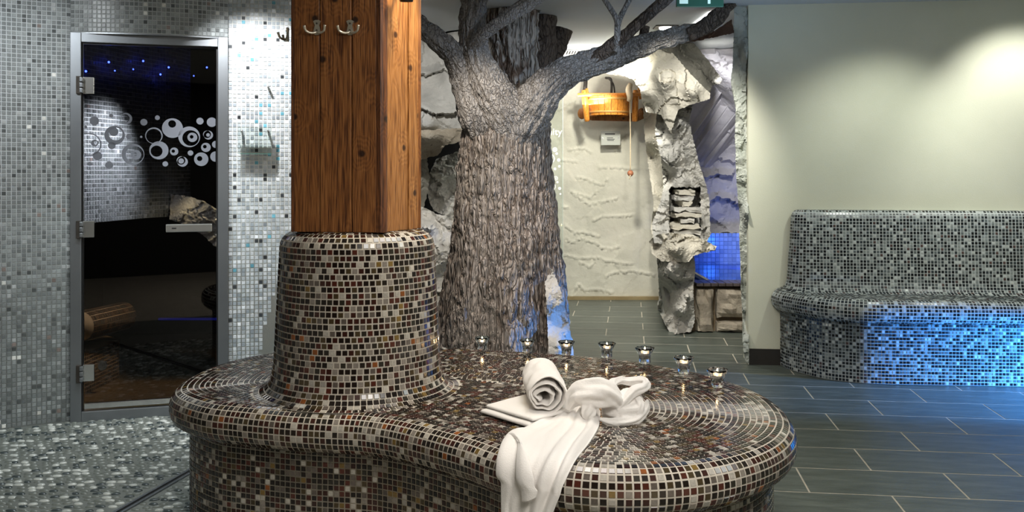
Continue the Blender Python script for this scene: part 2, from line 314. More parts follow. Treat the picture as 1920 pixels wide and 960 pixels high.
def tile_field(name, Q, out, col, gap, h, mt, parent):
    V, _, _ = frustum(Q, out, gap, h); n = len(V)
    fs = (FR[None]+8*np.arange(n)[:, None, None]).reshape(-1, 4)
    o = mesh(name, V.reshape(-1, 3), fs, mt, parent)
    a = o.data.attributes.new('tile_col', 'FLOAT_COLOR', 'POINT')
    a.data.foreach_set('color', np.repeat(np.c_[col, np.ones(n)], 8, axis=0).ravel().astype(np.float32)); return stuff(o)
class Sweep:
    def __init__(s, path, closed, n=500):
        s.p, s.L = resample(np.array(path, float), n, closed); s.closed = closed
        if closed: t = np.roll(s.p, -1, 0)-np.roll(s.p, 1, 0)
        else: t = np.gradient(s.p, axis=0)
        t /= np.linalg.norm(t, axis=1, keepdims=True); s.nr = np.c_[t[:, 1], -t[:, 0]]
        s.f = np.arange(n)/n if closed else np.linspace(0, 1, n)
        if closed: s.p = np.vstack([s.p, s.p[:1]]); s.nr = np.vstack([s.nr, s.nr[:1]]); s.f = np.r_[s.f, 1]
    def at(s, f, o, z):
        if s.closed: f = f % 1.0
        q = [np.interp(f, s.f, s.p[:, k]) for k in (0, 1)]; m = np.array([np.interp(f, s.f, s.nr[:, k]) for k in (0, 1)])
        m = m/np.linalg.norm(m, axis=0); return np.stack([q[0]+m[0]*o, q[1]+m[1]*o, np.full_like(q[0], z)], -1)
    def length(s, o):
        a = s.p+s.nr*o; return np.linalg.norm(np.diff(a, axis=0), axis=1).sum()
    def rows(s, prof, pitch, ncol=None, stagger=0):
        pr = resample(np.array(prof, float), 200)[0]; Lp = resample(np.array(prof, float), 200)[1]; m = max(1, round(Lp/pitch))
        pr = resample(np.array(prof, float), m+1)[0]; Q = []
        for i in range(m):
            (o0, z0), (o1, z1) = pr[i], pr[i+1]; N = ncol or max(3, int(s.length((o0+o1)/2)/pitch))
            sh = random.random()*stagger; f = (np.arange(N+1)+(sh if s.closed else 0))/N
            A = s.at(f, o0, z0); B = s.at(f, o1, z1); Q.append(np.stack([A[:-1], A[1:], B[1:], B[:-1]], 1))
        return np.concatenate(Q)
    def skin(s, name, prof, mt, parent=None, n=260, inset=0.0):
        N = n; f = np.arange(N)/N if s.closed else np.linspace(0, 1, N); vs = []
        for o, z in prof: vs.append(s.at(f, o-inset, z))
        fs = [(i*N+j, i*N+(j+1) % N, (i+1)*N+(j+1) % N, (i+1)*N+j) for i in range(len(prof)-1) for j in range(N if s.closed else N-1)]
        return mesh(name, np.concatenate(vs), fs, mt, parent, True)
def qcent(Q): return Q.mean(1)

def in_poly(x, y, poly):
    r = False; j = len(poly)-1
    for i in range(len(poly)):
        if (poly[i][1] > y) != (poly[j][1] > y) and x < (poly[j][0]-poly[i][0])*(y-poly[i][1])/(poly[j][1]-poly[i][1])+poly[i][0]: r = not r
        j = i
    return r
def facet(p, f, seed=0):
    q = Vector(p)*f+Vector((seed*7.1, seed*3.3, seed)); c = noise.voronoi(q)[1][0]; v = noise.cell_vector(c*3.17)-Vector((.5, .5, .5)); return (q-c).dot(v)*2
def rockn(p, f, seed=0): p = Vector(p)+.09*noise.noise_vector(Vector(p)*3); return .55*facet(p, f, seed)+.28*facet(p, f*2.1, seed+1)+.09*facet(p, f*4.6, seed+2)+.13*noise.fractal(p*f*3, .8, 2, 5)
def relief(name, outline, ctrl, step, amp, freq, mt, parent=None, back=.35, seed=0, fn=rockn, smooth=False, rough_edge=.35, extra=None):
    random.seed(100+seed); ol = []
    for i, (a, b) in enumerate(zip(outline, outline[1:]+outline[:1])):
        d = math.hypot(b[0]-a[0], b[1]-a[1]); n = max(1, int(d/step))
        for k in range(n):
            t = k/n; j = 0 if k == 0 else rough_edge*step
            ol.append((a[0]+(b[0]-a[0])*t+random.uniform(-j, j), a[1]+(b[1]-a[1])*t+random.uniform(-j, j)))
    x0, x1 = min(p[0] for p in ol), max(p[0] for p in ol); y0, y1 = min(p[1] for p in ol), max(p[1] for p in ol)
    pts = list(ol); yy = y0
    while yy < y1:
        xx = x0
        while xx < x1:
            q = (xx+random.uniform(-.35, .35)*step, yy+random.uniform(-.35, .35)*step)
            if in_poly(q[0], q[1], ol): pts.append(q)
            xx += step
        yy += step
    n = len(ol)
    r = geometry.delaunay_2d_cdt([Vector(p) for p in pts], [], [list(range(n))], 1, 1e-5)
    V2, F2 = r[0], r[2]; ctrl_a = np.array(ctrl, float); vs = []
    for v in V2:
        d2 = (ctrl_a[:, 0]-v[0])**2+(ctrl_a[:, 1]-v[1])**2+30; wgt = d2**-1.4; Y = float((ctrl_a[:, 2]*wgt).sum()/wgt.sum())
        p = P(v[0], v[1], Y); Y += amp*fn(p, freq, seed)+(extra(v[0], v[1], p) if extra else 0); p = P(v[0], v[1], Y); p.z = min(p.z, 2.372); vs.append(p)
    bm = bmesh.new(); bv = [bm.verts.new(v) for v in vs]
    for f in F2:
        try: bm.faces.new([bv[i] for i in f])
        except ValueError: pass
    bmesh.ops.recalc_face_normals(bm, faces=bm.faces)
    if sum(f.normal.y for f in bm.faces) > 0: bmesh.ops.reverse_faces(bm, faces=bm.faces)
    cx_ = sum(v.co.x for v in bm.verts)/len(bm.verts); cz_ = sum(v.co.z for v in bm.verts)/len(bm.verts)
    for rr, bk in ((.97, back*.4), (.9, back)):
        be = [e for e in bm.edges if e.is_boundary]; ex = bmesh.ops.extrude_edge_only(bm, edges=be); nv = [g for g in ex['geom'] if isinstance(g, bmesh.types.BMVert)]
        for v in nv: k = bk/v.co.y; v.co.x += v.co.x*k+(cx_-v.co.x)*.06; v.co.z += (v.co.z-CZ)*k+(cz_-v.co.z)*.06; v.co.y += bk
    be = [e for e in bm.edges if e.is_boundary]; bmesh.ops.holes_fill(bm, edges=be)
    return bobj(name, bm, mt, parent, smooth)

# ================================================================== THE SETTING
# floor
fl = struct(mesh('floor', [(-4, -2, -.0009), (5, -2, -.0009), (5, 11, -.0009), (-4, 11, -.0009), (-4, -2, -.1), (5, -2, -.1), (5, 11, -.1), (-4, 11, -.1)],
     [(0, 1, 2, 3), (7, 6, 5, 4), (0, 4, 5, 1), (1, 5, 6, 2), (2, 6, 7, 3), (3, 7, 4, 0)], M_sgrout))
SPLIT = -.55
ang = math.radians(7.2); ca, sa = math.cos(ang), math.sin(ang)
def slate_tiles():
    vars_ = []
    for k in range(4):
        bm = bmesh.new(); box_bm(bm, (-.2990, -.1532, -.012), (.2990, .1532, 0), None)
        bmesh.ops.bevel(bm, geom=[e for e in bm.edges if e.verts[0].co.z > -.001 and e.verts[1].co.z > -.001], offset=.0008, segments=1, affect='EDGES')
        me = bpy.data.meshes.new('slate_tile'); bm.to_mesh(me); bm.free(); me.materials.append(M_slate); vars_.append(me)
    for k in range(-9, 21):
        v = 3.833+.314*(k+.5)
        ph = 1.315 if k % 2 == 0 else 1.023
        for j in range(-8, 9):
            u = ph+.605*(j+.5); X = u*ca+v*sa; Y = -u*sa+v*ca
            if X < (SPLIT+.27 if Y < 4.9 else -1.0) or X > 4.0 or Y < 1.2 or Y > 9.5: continue
            if Y > 6.3 and X > 2.2: continue
            # hidden squarely beneath the mosaic bench
            if in_poly(X, Y, [(-.3, 3.15), (.1, 2.95), (.5, 2.95), (.6, 3.3), (.3, 3.6), (-.3, 3.8)]): continue
            o = link('slate_tile', random.choice(vars_), None, fl); o.location = (X, Y, random.uniform(-.0003, .0003)); o.rotation_euler = (0, 0, -ang+(PI if random.random() < .5 else 0))
            o.matrix_parent_inverse = Matrix()
slate_tiles()
# pebble mosaic field on the left
WL = catmull([(-3.35, 3.5), (-2.98, 4.2), (-2.53, 4.61), (-2.252, 4.766)], 12)
D0 = np.array((-2.252, 4.766)); DU = np.array((.737, .216)); DW = np.linalg.norm(DU); DU = DU/DW; DN = np.array((DU[1], -DU[0]))
mesh('pebble_bed', [(-3.9, 1.6, 0), (SPLIT, 1.6, 0), (SPLIT, 5.1, 0), (-3.9, 5.1, 0), (-3.9, 1.6, -.01), (SPLIT, 1.6, -.01), (SPLIT, 5.1, -.01), (-3.9, 5.1, -.01)],
     [(0, 1, 2, 3), (0, 4, 5, 1), (1, 5, 6, 2), (2, 6, 7, 3), (3, 7, 4, 0)], M_pgrout, fl)
M_pebs = [mat('pebble_white', ((.50, .52, .48), (.66, .67, .62)), .3, 20), mat('pebble_dark', ((.035, .05, .05), (.07, .085, .085)), .3, 20), mat('pebble_mid', ((.155, .17, .15), (.21, .225, .20)), .35, 20)]
def pebble_verts(rx, ry, n=9):
    V = [(0, 0, .0035)]; 
    for r, z in ((.72, .0028), (1, -.004)):
        for j in range(n):
            a = 2*PI*j/n; k = 1+.07*math.sin(2*a+rx*900)+.05*math.cos(3*a+ry*700); V.append((r*rx*math.cos(a)*k, r*ry*math.sin(a)*k, z))
    Fs = [(0, 1+j, 1+(j+1) % n) for j in range(n)]+[(1+j, 1+n+j, 1+n+(j+1) % n, 1+(j+1) % n) for j in range(n)]
    return np.array(V), Fs
def wall_y(x):
    if x < D0[0]: return float(np.interp(x, WL[:, 0], WL[:, 1]))
    return D0[1]+(x-D0[0])*.293
DR0 = np.array((-1.69, 2.5)); DR1 = np.array((-1.32, 4.18)); DRd = (DR1-DR0)/np.linalg.norm(DR1-DR0)
pos = []
for i in range(90):
    for j in range(90):
        x = -3.6+.042*(j+.5*(i % 2)); y = 2.0+.036*i
        x += random.uniform(-.008, .008); y += random.uniform(-.007, .007)
        if x > SPLIT-.02 or y > wall_y(x)-.02: continue
        px, py = proj((x, y, 0))
        if px < -260 or py > 1150 or (px > 420 and y < 4.4): continue
        d = np.array((x, y))-DR0; t = d@DRd
        if abs(d[0]*DRd[1]-d[1]*DRd[0]) < .035 and t > -.02: continue
        pos.append((x, y, px, py))
ppv = [[pebble_verts(.0205*s, .0125*s*q) for s, q in ((1, 1), (1.08, .95), (.9, 1.1))] for _ in range(1)][0]
pm = [[None]*3 for _ in range(3)]
for a in range(3):
    for b in range(3):
        me = bpy.data.meshes.new('pebble'); me.from_pydata(ppv[b][0].tolist(), [], ppv[b][1]); me.materials.append(M_pebs[a]); me.shade_smooth(); pm[a][b] = me
def near(q): return (0 <= q[2] <= 365 and q[3] <= 955)
ordr = sorted(range(len(pos)), key=lambda i: (not near(pos[i]), pos[i][1])); single = set(ordr[:300])
fv, ff, fm = [], [], []
for i, (x, y, px, py) in enumerate(pos):
    a = RNG.choice(3, p=(.24, .20, .56)); b = random.randrange(3); r = random.uniform(-.35, .35)
    if i in single:
        o = link('pebble', pm[a][b], None, fl); o.matrix_parent_inverse = Matrix(); o.location = (x, y, .002); o.rotation_euler = (0, 0, r)
    else:
        V, Fs = ppv[b]; cr, sr = math.cos(r), math.sin(r); n0 = sum(len(q) for q in fv)if False else (len(fv)*19)
        W = V.copy(); W[:, 0] = V[:, 0]*cr-V[:, 1]*sr+x; W[:, 1] = V[:, 0]*sr+V[:, 1]*cr+y; W[:, 2] += .002
        fv.append(W); ff += [tuple(k+n0 for k in f) for f in Fs]; fm += [a]*len(Fs)
o = mesh('pebble_field', np.concatenate(fv), ff, M_pebs[0], fl, True)
for m in M_pebs[1:]: o.data.materials.append(m)
o.data.polygons.foreach_set('material_index', fm); stuff(o)
# slot drain
dr = thing('slot_drain', 'narrow steel slot drain crossing the pebble floor beside the mosaic bench', 'drain', (DR0[0], DR0[1], 0))
Md = Matrix.Translation((DR0[0], DR0[1], 0))@Matrix.Rotation(math.atan2(DRd[1], DRd[0]), 4, 'Z'); dl = float(np.linalg.norm(DR1-DR0))
box('channel', (0, -.009, -.008), (dl, .009, .0015), M_black, dr, Md)
for s in (-1, 1): box('edge_rail', (0, s*.014-.006, -.008), (dl, s*.014+.006, .006), M_alu, dr, Md)

# ceiling
CEIL = 2.375
struct(box('ceiling', (-4, -2, CEIL), (5, 11, CEIL+.1), M_ceil))
# left mosaic wall
def sheet(name, path, z0, z1, mt, th=.09, parent=None):
    S = Sweep(path, False, 120); o = S.skin(name, [(0, z0), (0, z1)], mt, parent, 120)
    md = o.modifiers.new('s', 'SOLIDIFY'); md.thickness = th; md.offset = -1; return o, S
dp0, dp1 = D0, D0+DU*DW
WR = np.array([tuple(dp1), (-1.214, 5.057), (-.9, 5.12), (-.66, 5.165)]); WR = catmull(WR, 10)
wl, S1 = sheet('wall_left', WL, 0, CEIL, M_groutL); struct(wl, 'curved grey mosaic wall left of the glass door')
w2, S2 = sheet('wall_plaster', WR, 0, CEIL, M_white, parent=wl)
tt = np.linspace(0, 1, 40)[:, None]; HDR = dp0+(dp1-dp0)*tt+DN*(.012+.055*np.sin(PI*tt*.98)**.8)
w3, S3 = sheet('wall_header', HDR, 1.985, CEIL, M_groutL, .16, parent=wl)
pt = .0222
Q1 = S1.rows([(0, .004), (0, CEIL)], pt); c1, _ = pick(PAL_W, len(Q1))
tile_field('mosaic_field', Q1, np.tile((.3, -1, 0), (len(Q1), 1)), c1, .0035, .003, M_wtile, wl)
Q3 = S3.rows([(0, 1.988), (0, CEIL)], pt); c3, _ = pick(PAL_W, len(Q3))
tile_field('mosaic_field', Q3, np.tile((.3, -1, 0), (len(Q3), 1)), c3, .0035, .003, M_wtile, wl)
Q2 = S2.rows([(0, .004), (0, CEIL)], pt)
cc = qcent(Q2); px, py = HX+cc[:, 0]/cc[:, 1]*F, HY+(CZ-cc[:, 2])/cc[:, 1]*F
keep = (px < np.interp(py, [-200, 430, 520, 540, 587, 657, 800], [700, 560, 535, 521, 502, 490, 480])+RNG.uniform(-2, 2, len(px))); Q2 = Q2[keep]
c2, _ = pick(PAL_W_LIT, len(Q2)); o = tile_field('mosaic_field', Q2, np.tile((.3, -1, 0), (len(Q2), 1)), c2, .0035, .003, M_wtile, wl)

# right plaster wall, its end and skirting
WO = np.array((1.562, 6.17)); WD = np.array((.993, -.118)); 
def wr(u, off): p = WO+WD*u+np.array((.118, .993))*off; return p
def wall_prism(name, u0, u1, o0, o1, z0, z1, mt, parent=None):
    b = [wr(u0, o0), wr(u1, o0), wr(u1, o1), wr(u0, o1)]
    vs = [(*p, z0) for p in b]+[(*p, z1) for p in b]
    return mesh(name, vs, [(3, 2, 1, 0), (4, 5, 6, 7), (0, 1, 5, 4), (1, 2, 6, 5), (2, 3, 7, 6), (3, 0, 4, 7)], mt, parent)
struct(wall_prism('wall_right', 0, 3.2, 0, .25, 0, CEIL, M_plaster), 'cream plaster wall behind the grey mosaic bench')
struct(wall_prism('baseboard_right', 0, .24, -.012, .001, 0, .105, M_blk), 'black skirting board at the foot of the cream wall')
struct(box('wall_side', (4.3, -2, 0), (4.4, 11, CEIL), M_plaster)); struct(box('wall_front', (-4, -2.1, 0), (5, -2, CEIL), mat('charcoal_wall', (.035, .033, .03), .7)))  # unseen front wall made dark to dim its reflection in the door glass
struct(box('wall_far_left', (-4.1, -2, 0), (-4, 11, CEIL), M_white)); struct(box('wall_back', (-4, 10.6, 0), (5, 10.7, CEIL), M_wallrock))

# ---------------- glass door (door_1)
door = struct(thing('door_1', 'smoked glass steam room door with printed circles in an aluminium frame', 'door', (D0[0], D0[1], 0)))
del door['category']
MD = Matrix.Translation((D0[0], D0[1], 0))@Matrix(((DU[0], -DN[0], 0, 0), (DU[1], -DN[1], 0, 0), (0, 0, 1, 0), (0, 0, 0, 1)))   # x along, y away, z up
def dp(px, py, yo=0):
    o2 = D0-DN*yo; t, z = on_line(px, py, o2, DU); return t, z
DT = 1.985
for nm, lo, hi in (('frame_jamb', (0, -.03, 0), (.052, .06, DT)), ('frame_jamb', (DW-.052, -.03, 0), (DW, .06, DT)), ('frame_head', (.052, -.03, DT-.05), (DW-.052, .06, DT)), ('frame_sill', (.052, -.03, 0), (DW-.052, .06, .05))):
    box(nm, lo, hi, M_alu, door, MD, .003)
for nm, lo, hi in (('inner_seal', (.052, -.012, .05), (.060, .02, DT-.05)), ('inner_seal', (DW-.060, -.012, .05), (DW-.052, .02, DT-.05)), ('inner_seal', (.06, -.012, DT-.058), (DW-.06, .02, DT-.05))):
    box(nm, lo, hi, M_black, door, MD)
gl = box('glass_leaf', (.062, -.006, .072), (DW-.062, .002, DT-.06), M_doorglass, door, MD)
box('bottom_rail', (.064, -.016, .062), (DW-.064, .010, .088), M_chrome, door, MD, .003)
for py_ in (160, 430, 700):
    t0, zc = dp(152, py_, -.02); hg = box('hinge', (.030, -.045, zc-.045), (.054, -.028, zc+.045), M_iron, door, MD, .002)
    box('hinge_plate', (.058, -.024, zc-.042), (.112, -.006, zc+.042), M_chrome, hg, MD, .002)
    for q in (-1, 0, 1): box('hinge_knuckle', (.046, -.050, zc+q*.028-.012), (.062, -.030, zc+q*.028+.012), M_alu, hg, MD, .004)
t0, z0 = dp(311, 428, -.04); t1, _ = dp(398, 428, -.04)
hd = box('handle', (t0, -.056, z0-.021), (t1, -.034, z0+.021), M_chrome, door, MD, .005)
for t in (t0+.04, t1-.04): box('handle_post', (t-.008, -.035, z0-.008), (t+.008, -.006, z0+.008), M_chrome, hd, MD)
box('handle_mark', (t0+.03, -.0566, z0-.003), (t0+.052, -.0558, z0+.003), M_black, hd, MD)
circ = [(195,605,31),(303,572,14),(139,645,11),(513,614,23),(600,585,16),(418,707,19),(496,708,8),(874,607,23),(950,614,32),(215,830,30),(165,881,14),(290,890,26),(307,765,25),(813,812,18),(651,882,18),
 (399,591,39,391,590,30),(325,698,66,332,690,44),(320,675,30),(578,700,56,577,703,49),(697,652,67,695,625,25),(610,795,62,595,800,38),(805,708,70,814,716,53),(825,711,32,820,708,12),(443,820,73,455,822,57),(463,823,33,457,820,12),
 (708,802,27,702,800,11),(912,776,31,905,771,12),(882,852,46,872,848,17),(928,697,30,919,692,25),(926,696,12),(762,868,34,752,860,28),(753,863,18),(975,757,24),(975,835,35),(160,757,80,158,757,74),(197,748,24,203,746,11)]
for k in circ:
    def cv(x, y): return dp(120+x/3.428, 50+y/3.428, -.008)
    cx, cz = cv(k[0], k[1]); sp = dp(120+(k[0]+k[2])/3.428, 50+k[1]/3.428, -.008)[0]-cx
    n = 40; vs, fs = [], []
    if len(k) == 6: hx, hz = cv(k[3], k[4]); hr = sp*k[5]/k[2]
    else: hx, hz, hr = cx, cz, 0.0
    for yy in (-.0075, -.0062):
        for R, (ox, oz) in ((sp, (cx, cz)), (hr, (hx, hz))):
            for j in range(n):
                a = 2*PI*j/n; u = min(max(ox+R*math.cos(a), .064), DW-.064); vs.append(MD@Vector((u, yy, oz+R*math.sin(a))))
    for j in range(n):
        q = (j+1) % n; fs += [(j, q, n+q, n+j), (2*n+j, 3*n+j, 3*n+q, 2*n+q), (j, 2*n+j, 2*n+q, q)]
    mesh('printed_circle', vs, fs, M_print, door)
# soffit of the door niche
hd0 = [(*p, 1.985) for p in HDR]; hd1 = [(*(dp0+(dp1-dp0)*t-DN*.0), 1.985) for t in np.linspace(0, 1, 40)]
N = 40; mesh('niche_soffit', [(x, y, z+.001) for x, y, z in hd0+hd1]+[(x, y, z-.006) for x, y, z in hd0+hd1], [(j, j+1, N+j+1, N+j) for j in range(N-1)]+[(2*N+j, 3*N+j, 3*N+j+1, 2*N+j+1) for j in range(N-1)]+[(j, 2*N+j, 2*N+j+1, j+1) for j in range(N-1)], M_alu, wl)
# steam room behind the glass
sr = struct(thing('wall_steam_room', 'dark steam room behind the glass door', 'room', (-1.9, 6, 0))); del sr['category']
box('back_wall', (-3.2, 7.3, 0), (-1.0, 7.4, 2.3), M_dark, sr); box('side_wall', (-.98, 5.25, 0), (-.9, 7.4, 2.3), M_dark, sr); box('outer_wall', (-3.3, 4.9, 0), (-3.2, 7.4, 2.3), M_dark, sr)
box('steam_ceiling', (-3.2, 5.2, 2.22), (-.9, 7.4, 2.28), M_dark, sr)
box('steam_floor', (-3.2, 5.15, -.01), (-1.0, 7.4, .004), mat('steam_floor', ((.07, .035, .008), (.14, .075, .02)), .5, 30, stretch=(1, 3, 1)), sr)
SW = Sweep(catmull([(-2.28, 4.90), (-2.23, 5.15), (-2.16, 5.5), (-2.08, 5.75), (-2.05, 5.95)], 10), False, 200)  # added mosaic piece standing in for a wall reflected in the door glass
o = SW.skin('reflected_mosaic_backing', [(0, 1.0), (0, 2.2)], M_groutL, sr); QS = SW.rows([(0, 1.0), (0, 2.2)], .0235); cs, _ = pick(PAL_W, len(QS)); tile_field('mosaic_field', QS, np.tile((1, -1, 0), (len(QS), 1)), cs*.7, .0035, .003, M_wtile, sr)
for i, (a, b) in enumerate(((141,287),(288,228),(509,221),(445,274),(327,283),(620,307),(673,262),(834,316),(918,262),(642-0,440))):
    if i == 9: continue
    sx_, sy_ = 120+a/3.428, 50+b/3.428; Yw = 5.9
    for q in SW.p:
        if q[1] > 4.95 and (sx_-HX)/F*q[1] < q[0]+.02: Yw = min(Yw, q[1]-.04)
    p = P(sx_, sy_, max(Yw, 4.93)); bm = bmesh.new(); bmesh.ops.create_icosphere(bm, subdivisions=2, radius=.0055 if i not in (3, 4, 7) else .004, matrix=Matrix.Translation(p))
    tag(bobj('star_light', bm, M_star), ['blue star light nearest the top door hinge', 'upper blue star light left of centre behind the door glass', 'highest blue star light behind the door glass', 'faint blue star light near the middle of the door glass', 'faint blue star light between the two at the left', 'blue star light below and right of the door centre line', 'blue star light high in the right half of the door glass', 'pale star light low at the right of the door glass', 'rightmost blue star light behind the door glass'][i], 'light', 'blue star lights seen through the glass door')
# mosaic bench roll and step inside
sb = thing('steam_bench', 'brown mosaic armrest roll and step inside the dark steam room', 'bench', (-2.3, 5.6, 0))
A, B_ = P(150, 612, 5.3), P(232, 592, 5.75); M_br = tile_mat('brown_mosaic', .3)
ax = (B_-A); L = ax.length; ax.normalize(); up = Vector((0, 0, 1)); sd = ax.cross(up).normalized(); r = .085
QQ = []; n1, n2 = 16, int(L/.022)
for i in range(n1):
    for j in range(n2):
        def pp(ii, jj): a = 2*PI*ii/n1; return A+ax*(L*jj/n2)+(sd*math.cos(a)+up*math.sin(a))*r
        QQ.append([pp(i, j), pp(i+1, j), pp(i+1, j+1), pp(i, j+1)])
QQ = np.array([[list(v) for v in q] for q in QQ]); cq = qcent(QQ); axc = np.array(A)+np.outer((cq-np.array(A))@np.array(ax), np.array(ax))
cl, _ = pick([((.05, .025, .01), .5), ((.10, .05, .02), .3), ((.03, .02, .01), .2)], len(QQ)); tile_field('mosaic_field', QQ, cq-axc, cl, .004, .002, M_br, sb)
M_bg = mat('brown_grout', (.35, .22, .10), .8); tube('armrest', [A, B_], [r-.001]*2, M_bg, sb, 24, 2)
S = Sweep([tuple(P(140, 740, 5.2)[:2]), tuple(P(224, 712, 5.75)[:2]), (P(224, 712, 5.75)[0]-.3, 6.05)], False, 60); S.skin('step', [(0, 0), (0, .24), (-.3, .24)], M_bg, sb)
QT = S.rows([(0, .003), (0, .24)], .022); cl, _ = pick([((.05, .025, .01), .5), ((.10, .05, .02), .3), ((.03, .02, .01), .2)], len(QT)); tile_field('mosaic_field', QT, np.tile((1, -1, 0), (len(QT), 1)), cl, .004, .002, M_br, sb)
sk = relief('reflected_rock', [(320, 364), (352, 368), (385, 378), (412, 396), (430, 420), (430, 470), (402, 462), (380, 440), (340, 420), (318, 412)], [(320, 370, 5.7), (400, 400, 5.5), (350, 410, 5.5)], 3, .06, 5, M_rockg, None, .25, 31)  # rock reflection in the door glass, built as a solid shape
tag(sk, 'pale rock shape behind the door handle, standing in for a reflection in the glass', 'rock')
a_, b__ = P(300, 599, 5.75), P(408, 595, 5.7); tag(box('led_strip', (a_.x, 5.72, a_.z), (b__.x, 5.74, a_.z+.012), emit_mat('led_blue', (.01, .02, .6), .25)), 'dim dark blue light strip inside the steam room', 'light')
pv = P(186, 684, 5.38); bm = bmesh.new(); bmesh.ops.create_cone(bm, cap_ends=True, segments=20, radius1=.03, radius2=.024, depth=.03, matrix=Matrix.Translation(pv+Vector((.03, -.03, 0)))@Matrix.Rotation(PI/2, 4, 'X')@Matrix.Rotation(.5, 4, 'Y')); bobj('steam_nozzle', bm, M_chrome, sb)

# ================================================================== ROCKS
# back rock wall (structure) with pressed ledges
LINES = [[(865,45),(905,35),(1055,50)],[(755,88),(790,88),(880,125),(910,92)],[(725,150),(825,182),(860,152)],[(740,160),(820,215),(885,200),(960,185)],[(840,290),(880,272),(1025,265)],[(705,310),(745,350),(790,345),(865,365)],[(710,375),(735,395),(780,375),(860,400)],[(855,402),(885,422),(930,425),(970,412)],[(700,452),(770,470),(860,465),(900,480),(1035,500)],[(760,480),(820,510),(845,490)],[(900,555),(940,535),(1040,530),(1130,548)],[(735,655),(770,590),(800,622),(865,615),(930,632)],[(690,230),(720,228)],[(560,300),(640,290)]]
LPX = [[(780+x/2.5266, 300+y/2.5266) for x, y in l] for l in LINES]
LPX += [[(780+x/2.286, y/2.286) for x, y in l] for l in ([(575,490),(640,465),(690,430)],[(650,645),(720,640),(750,655)],[(785,718),(890,720),(955,732)],[(860,655),(885,610),(910,570)],[(620,690),(690,697)])]
def seg_h(px, py, lines, reach=9.0):
    best = 0
    for l in lines:
        for a, b in zip(l, l[1:]):
            dx, dy = b[0]-a[0], b[1]-a[1]; L2 = dx*dx+dy*dy; t = ((px-a[0])*dx+(py-a[1])*dy)/L2
            if -.02 <= t <= 1.02:
                t = min(max(t, 0), 1); ly = a[1]+dy*t if abs(dx) > abs(dy) else None
                side = ((px-a[0])*dy-(py-a[1])*dx)/math.sqrt(L2)*(1 if dx > 0 else -1)      # >0: above
                if 0 <= side < reach: best = max(best, 1-side/reach)
                elif -2.0 < side < 0: best = min(best, -.4*(1+side/2.0)) if best <= 0 else best
    return best
def wall_fn(p, f, s): return .5*noise.fractal(Vector(p)*f, 1, 2, 5)+.25*facet(p, f*1.6, s)
bw = struct(relief('wall_rock_back', [(800, 60), (1180, 100), (1262, 120), (1262, 600), (1245, 561), (800, 561)], [(600, 300, 9.3), (1000, 300, 9.3), (1240, 300, 9.25), (1100, 550, 9.3), (1100, 120, 9.3), (1200, 560, 9.3)],
     2.7, .028, 2.2, M_wallrock, None, .3, 1, wall_fn, True, .1, lambda x, y, p: -.024*seg_h(x, y, LPX, 5.0) if x > 1020 else 0), 'pale rock plaster wall with pressed ledges behind the tree')
struct(box('baseboard_back', (.3, 9.24, 0), (1.55, 9.30, .03), mat('bronze_strip', ((.22, .16, .07), (.35, .27, .14)), .5)), 'thin bronze strip at the foot of the back rock wall')
struct(box('wall_back_infill', (-.9, 9.5, 1.9), (4.3, 9.62, CEIL), M_wallrock))
# left rock face behind the column
rl = thing('rock_grotto', 'pale artificial rock face with a dark hollow, seen between wooden column and tree', 'rock', P(800, 640, 7.4))
relief('upper_rock', [(640, -40), (905, -40), (905, 250), (862, 258), (820, 268), (760, 262), (640, 250)], [(700, 50, 7.6), (800, 50, 7.5), (880, 60, 7.3), (800, 130, 7.45), (860, 140, 7.3), (800, 230, 7.15), (860, 235, 7.2), (800, 262, 7.4)], 3.2, .05, 1.6, M_rockg, rl, .35, 2,
       extra=lambda x, y, p: -.09*seg_h(x, y, [[(780, 200), (815, 215), (850, 212), (880, 200)], [(760, 135), (800, 142), (830, 130), (870, 146)], [(770, 60), (830, 42), (880, 30)]], 16))
relief('ledge', [(640, 250), (880, 240), (880, 262), (835, 272), (820, 292), (788, 300), (640, 300)], [(800, 255, 7.0), (860, 250, 7.05), (800, 290, 7.35), (700, 270, 7.1)], 4, .06, 2.2, mat('rock_tan', ((.26, .22, .16), (.40, .35, .27), (.5, .46, .38)), .85, 5, 8, bump=.5, bscale=16, dist=.03), rl, .3, 3)
relief('hollow_rock', [(803, 330), (818, 298), (858, 284), (861, 345), (858, 408), (838, 405), (812, 395), (800, 360)], [(830, 300, 8.0), (830, 350, 7.8), (815, 380, 7.9), (850, 400, 7.7)], 3.2, .30, 3.4, M_rockw, rl, .2, 4)
box('hollow_back', (-1.6, 8.6, .4), (-.3, 8.65, 1.8), M_dark, rl)  # black sheet: the darkness of the hollow put into its colour
relief('hollow_side', [(640, 290), (800, 296), (806, 330), (800, 372), (790, 400), (640, 400)], [(780, 300, 7.5), (790, 390, 7.5)], 4, .12, 2.4, M_rockd, rl, .3, 5)
relief('lower_rock', [(640, 395), (792, 388), (820, 402), (872, 410), (880, 700), (640, 700)], [(700, 410, 7.5), (800, 405, 7.4), (850, 412, 7.4), (800, 430, 7.0), (845, 430, 7.1), (810, 480, 6.95), (840, 520, 7.2), (820, 600, 6.95), (830, 660, 6.9)], 3.6, .20, 2.6, M_rockw, rl, .3, 6)
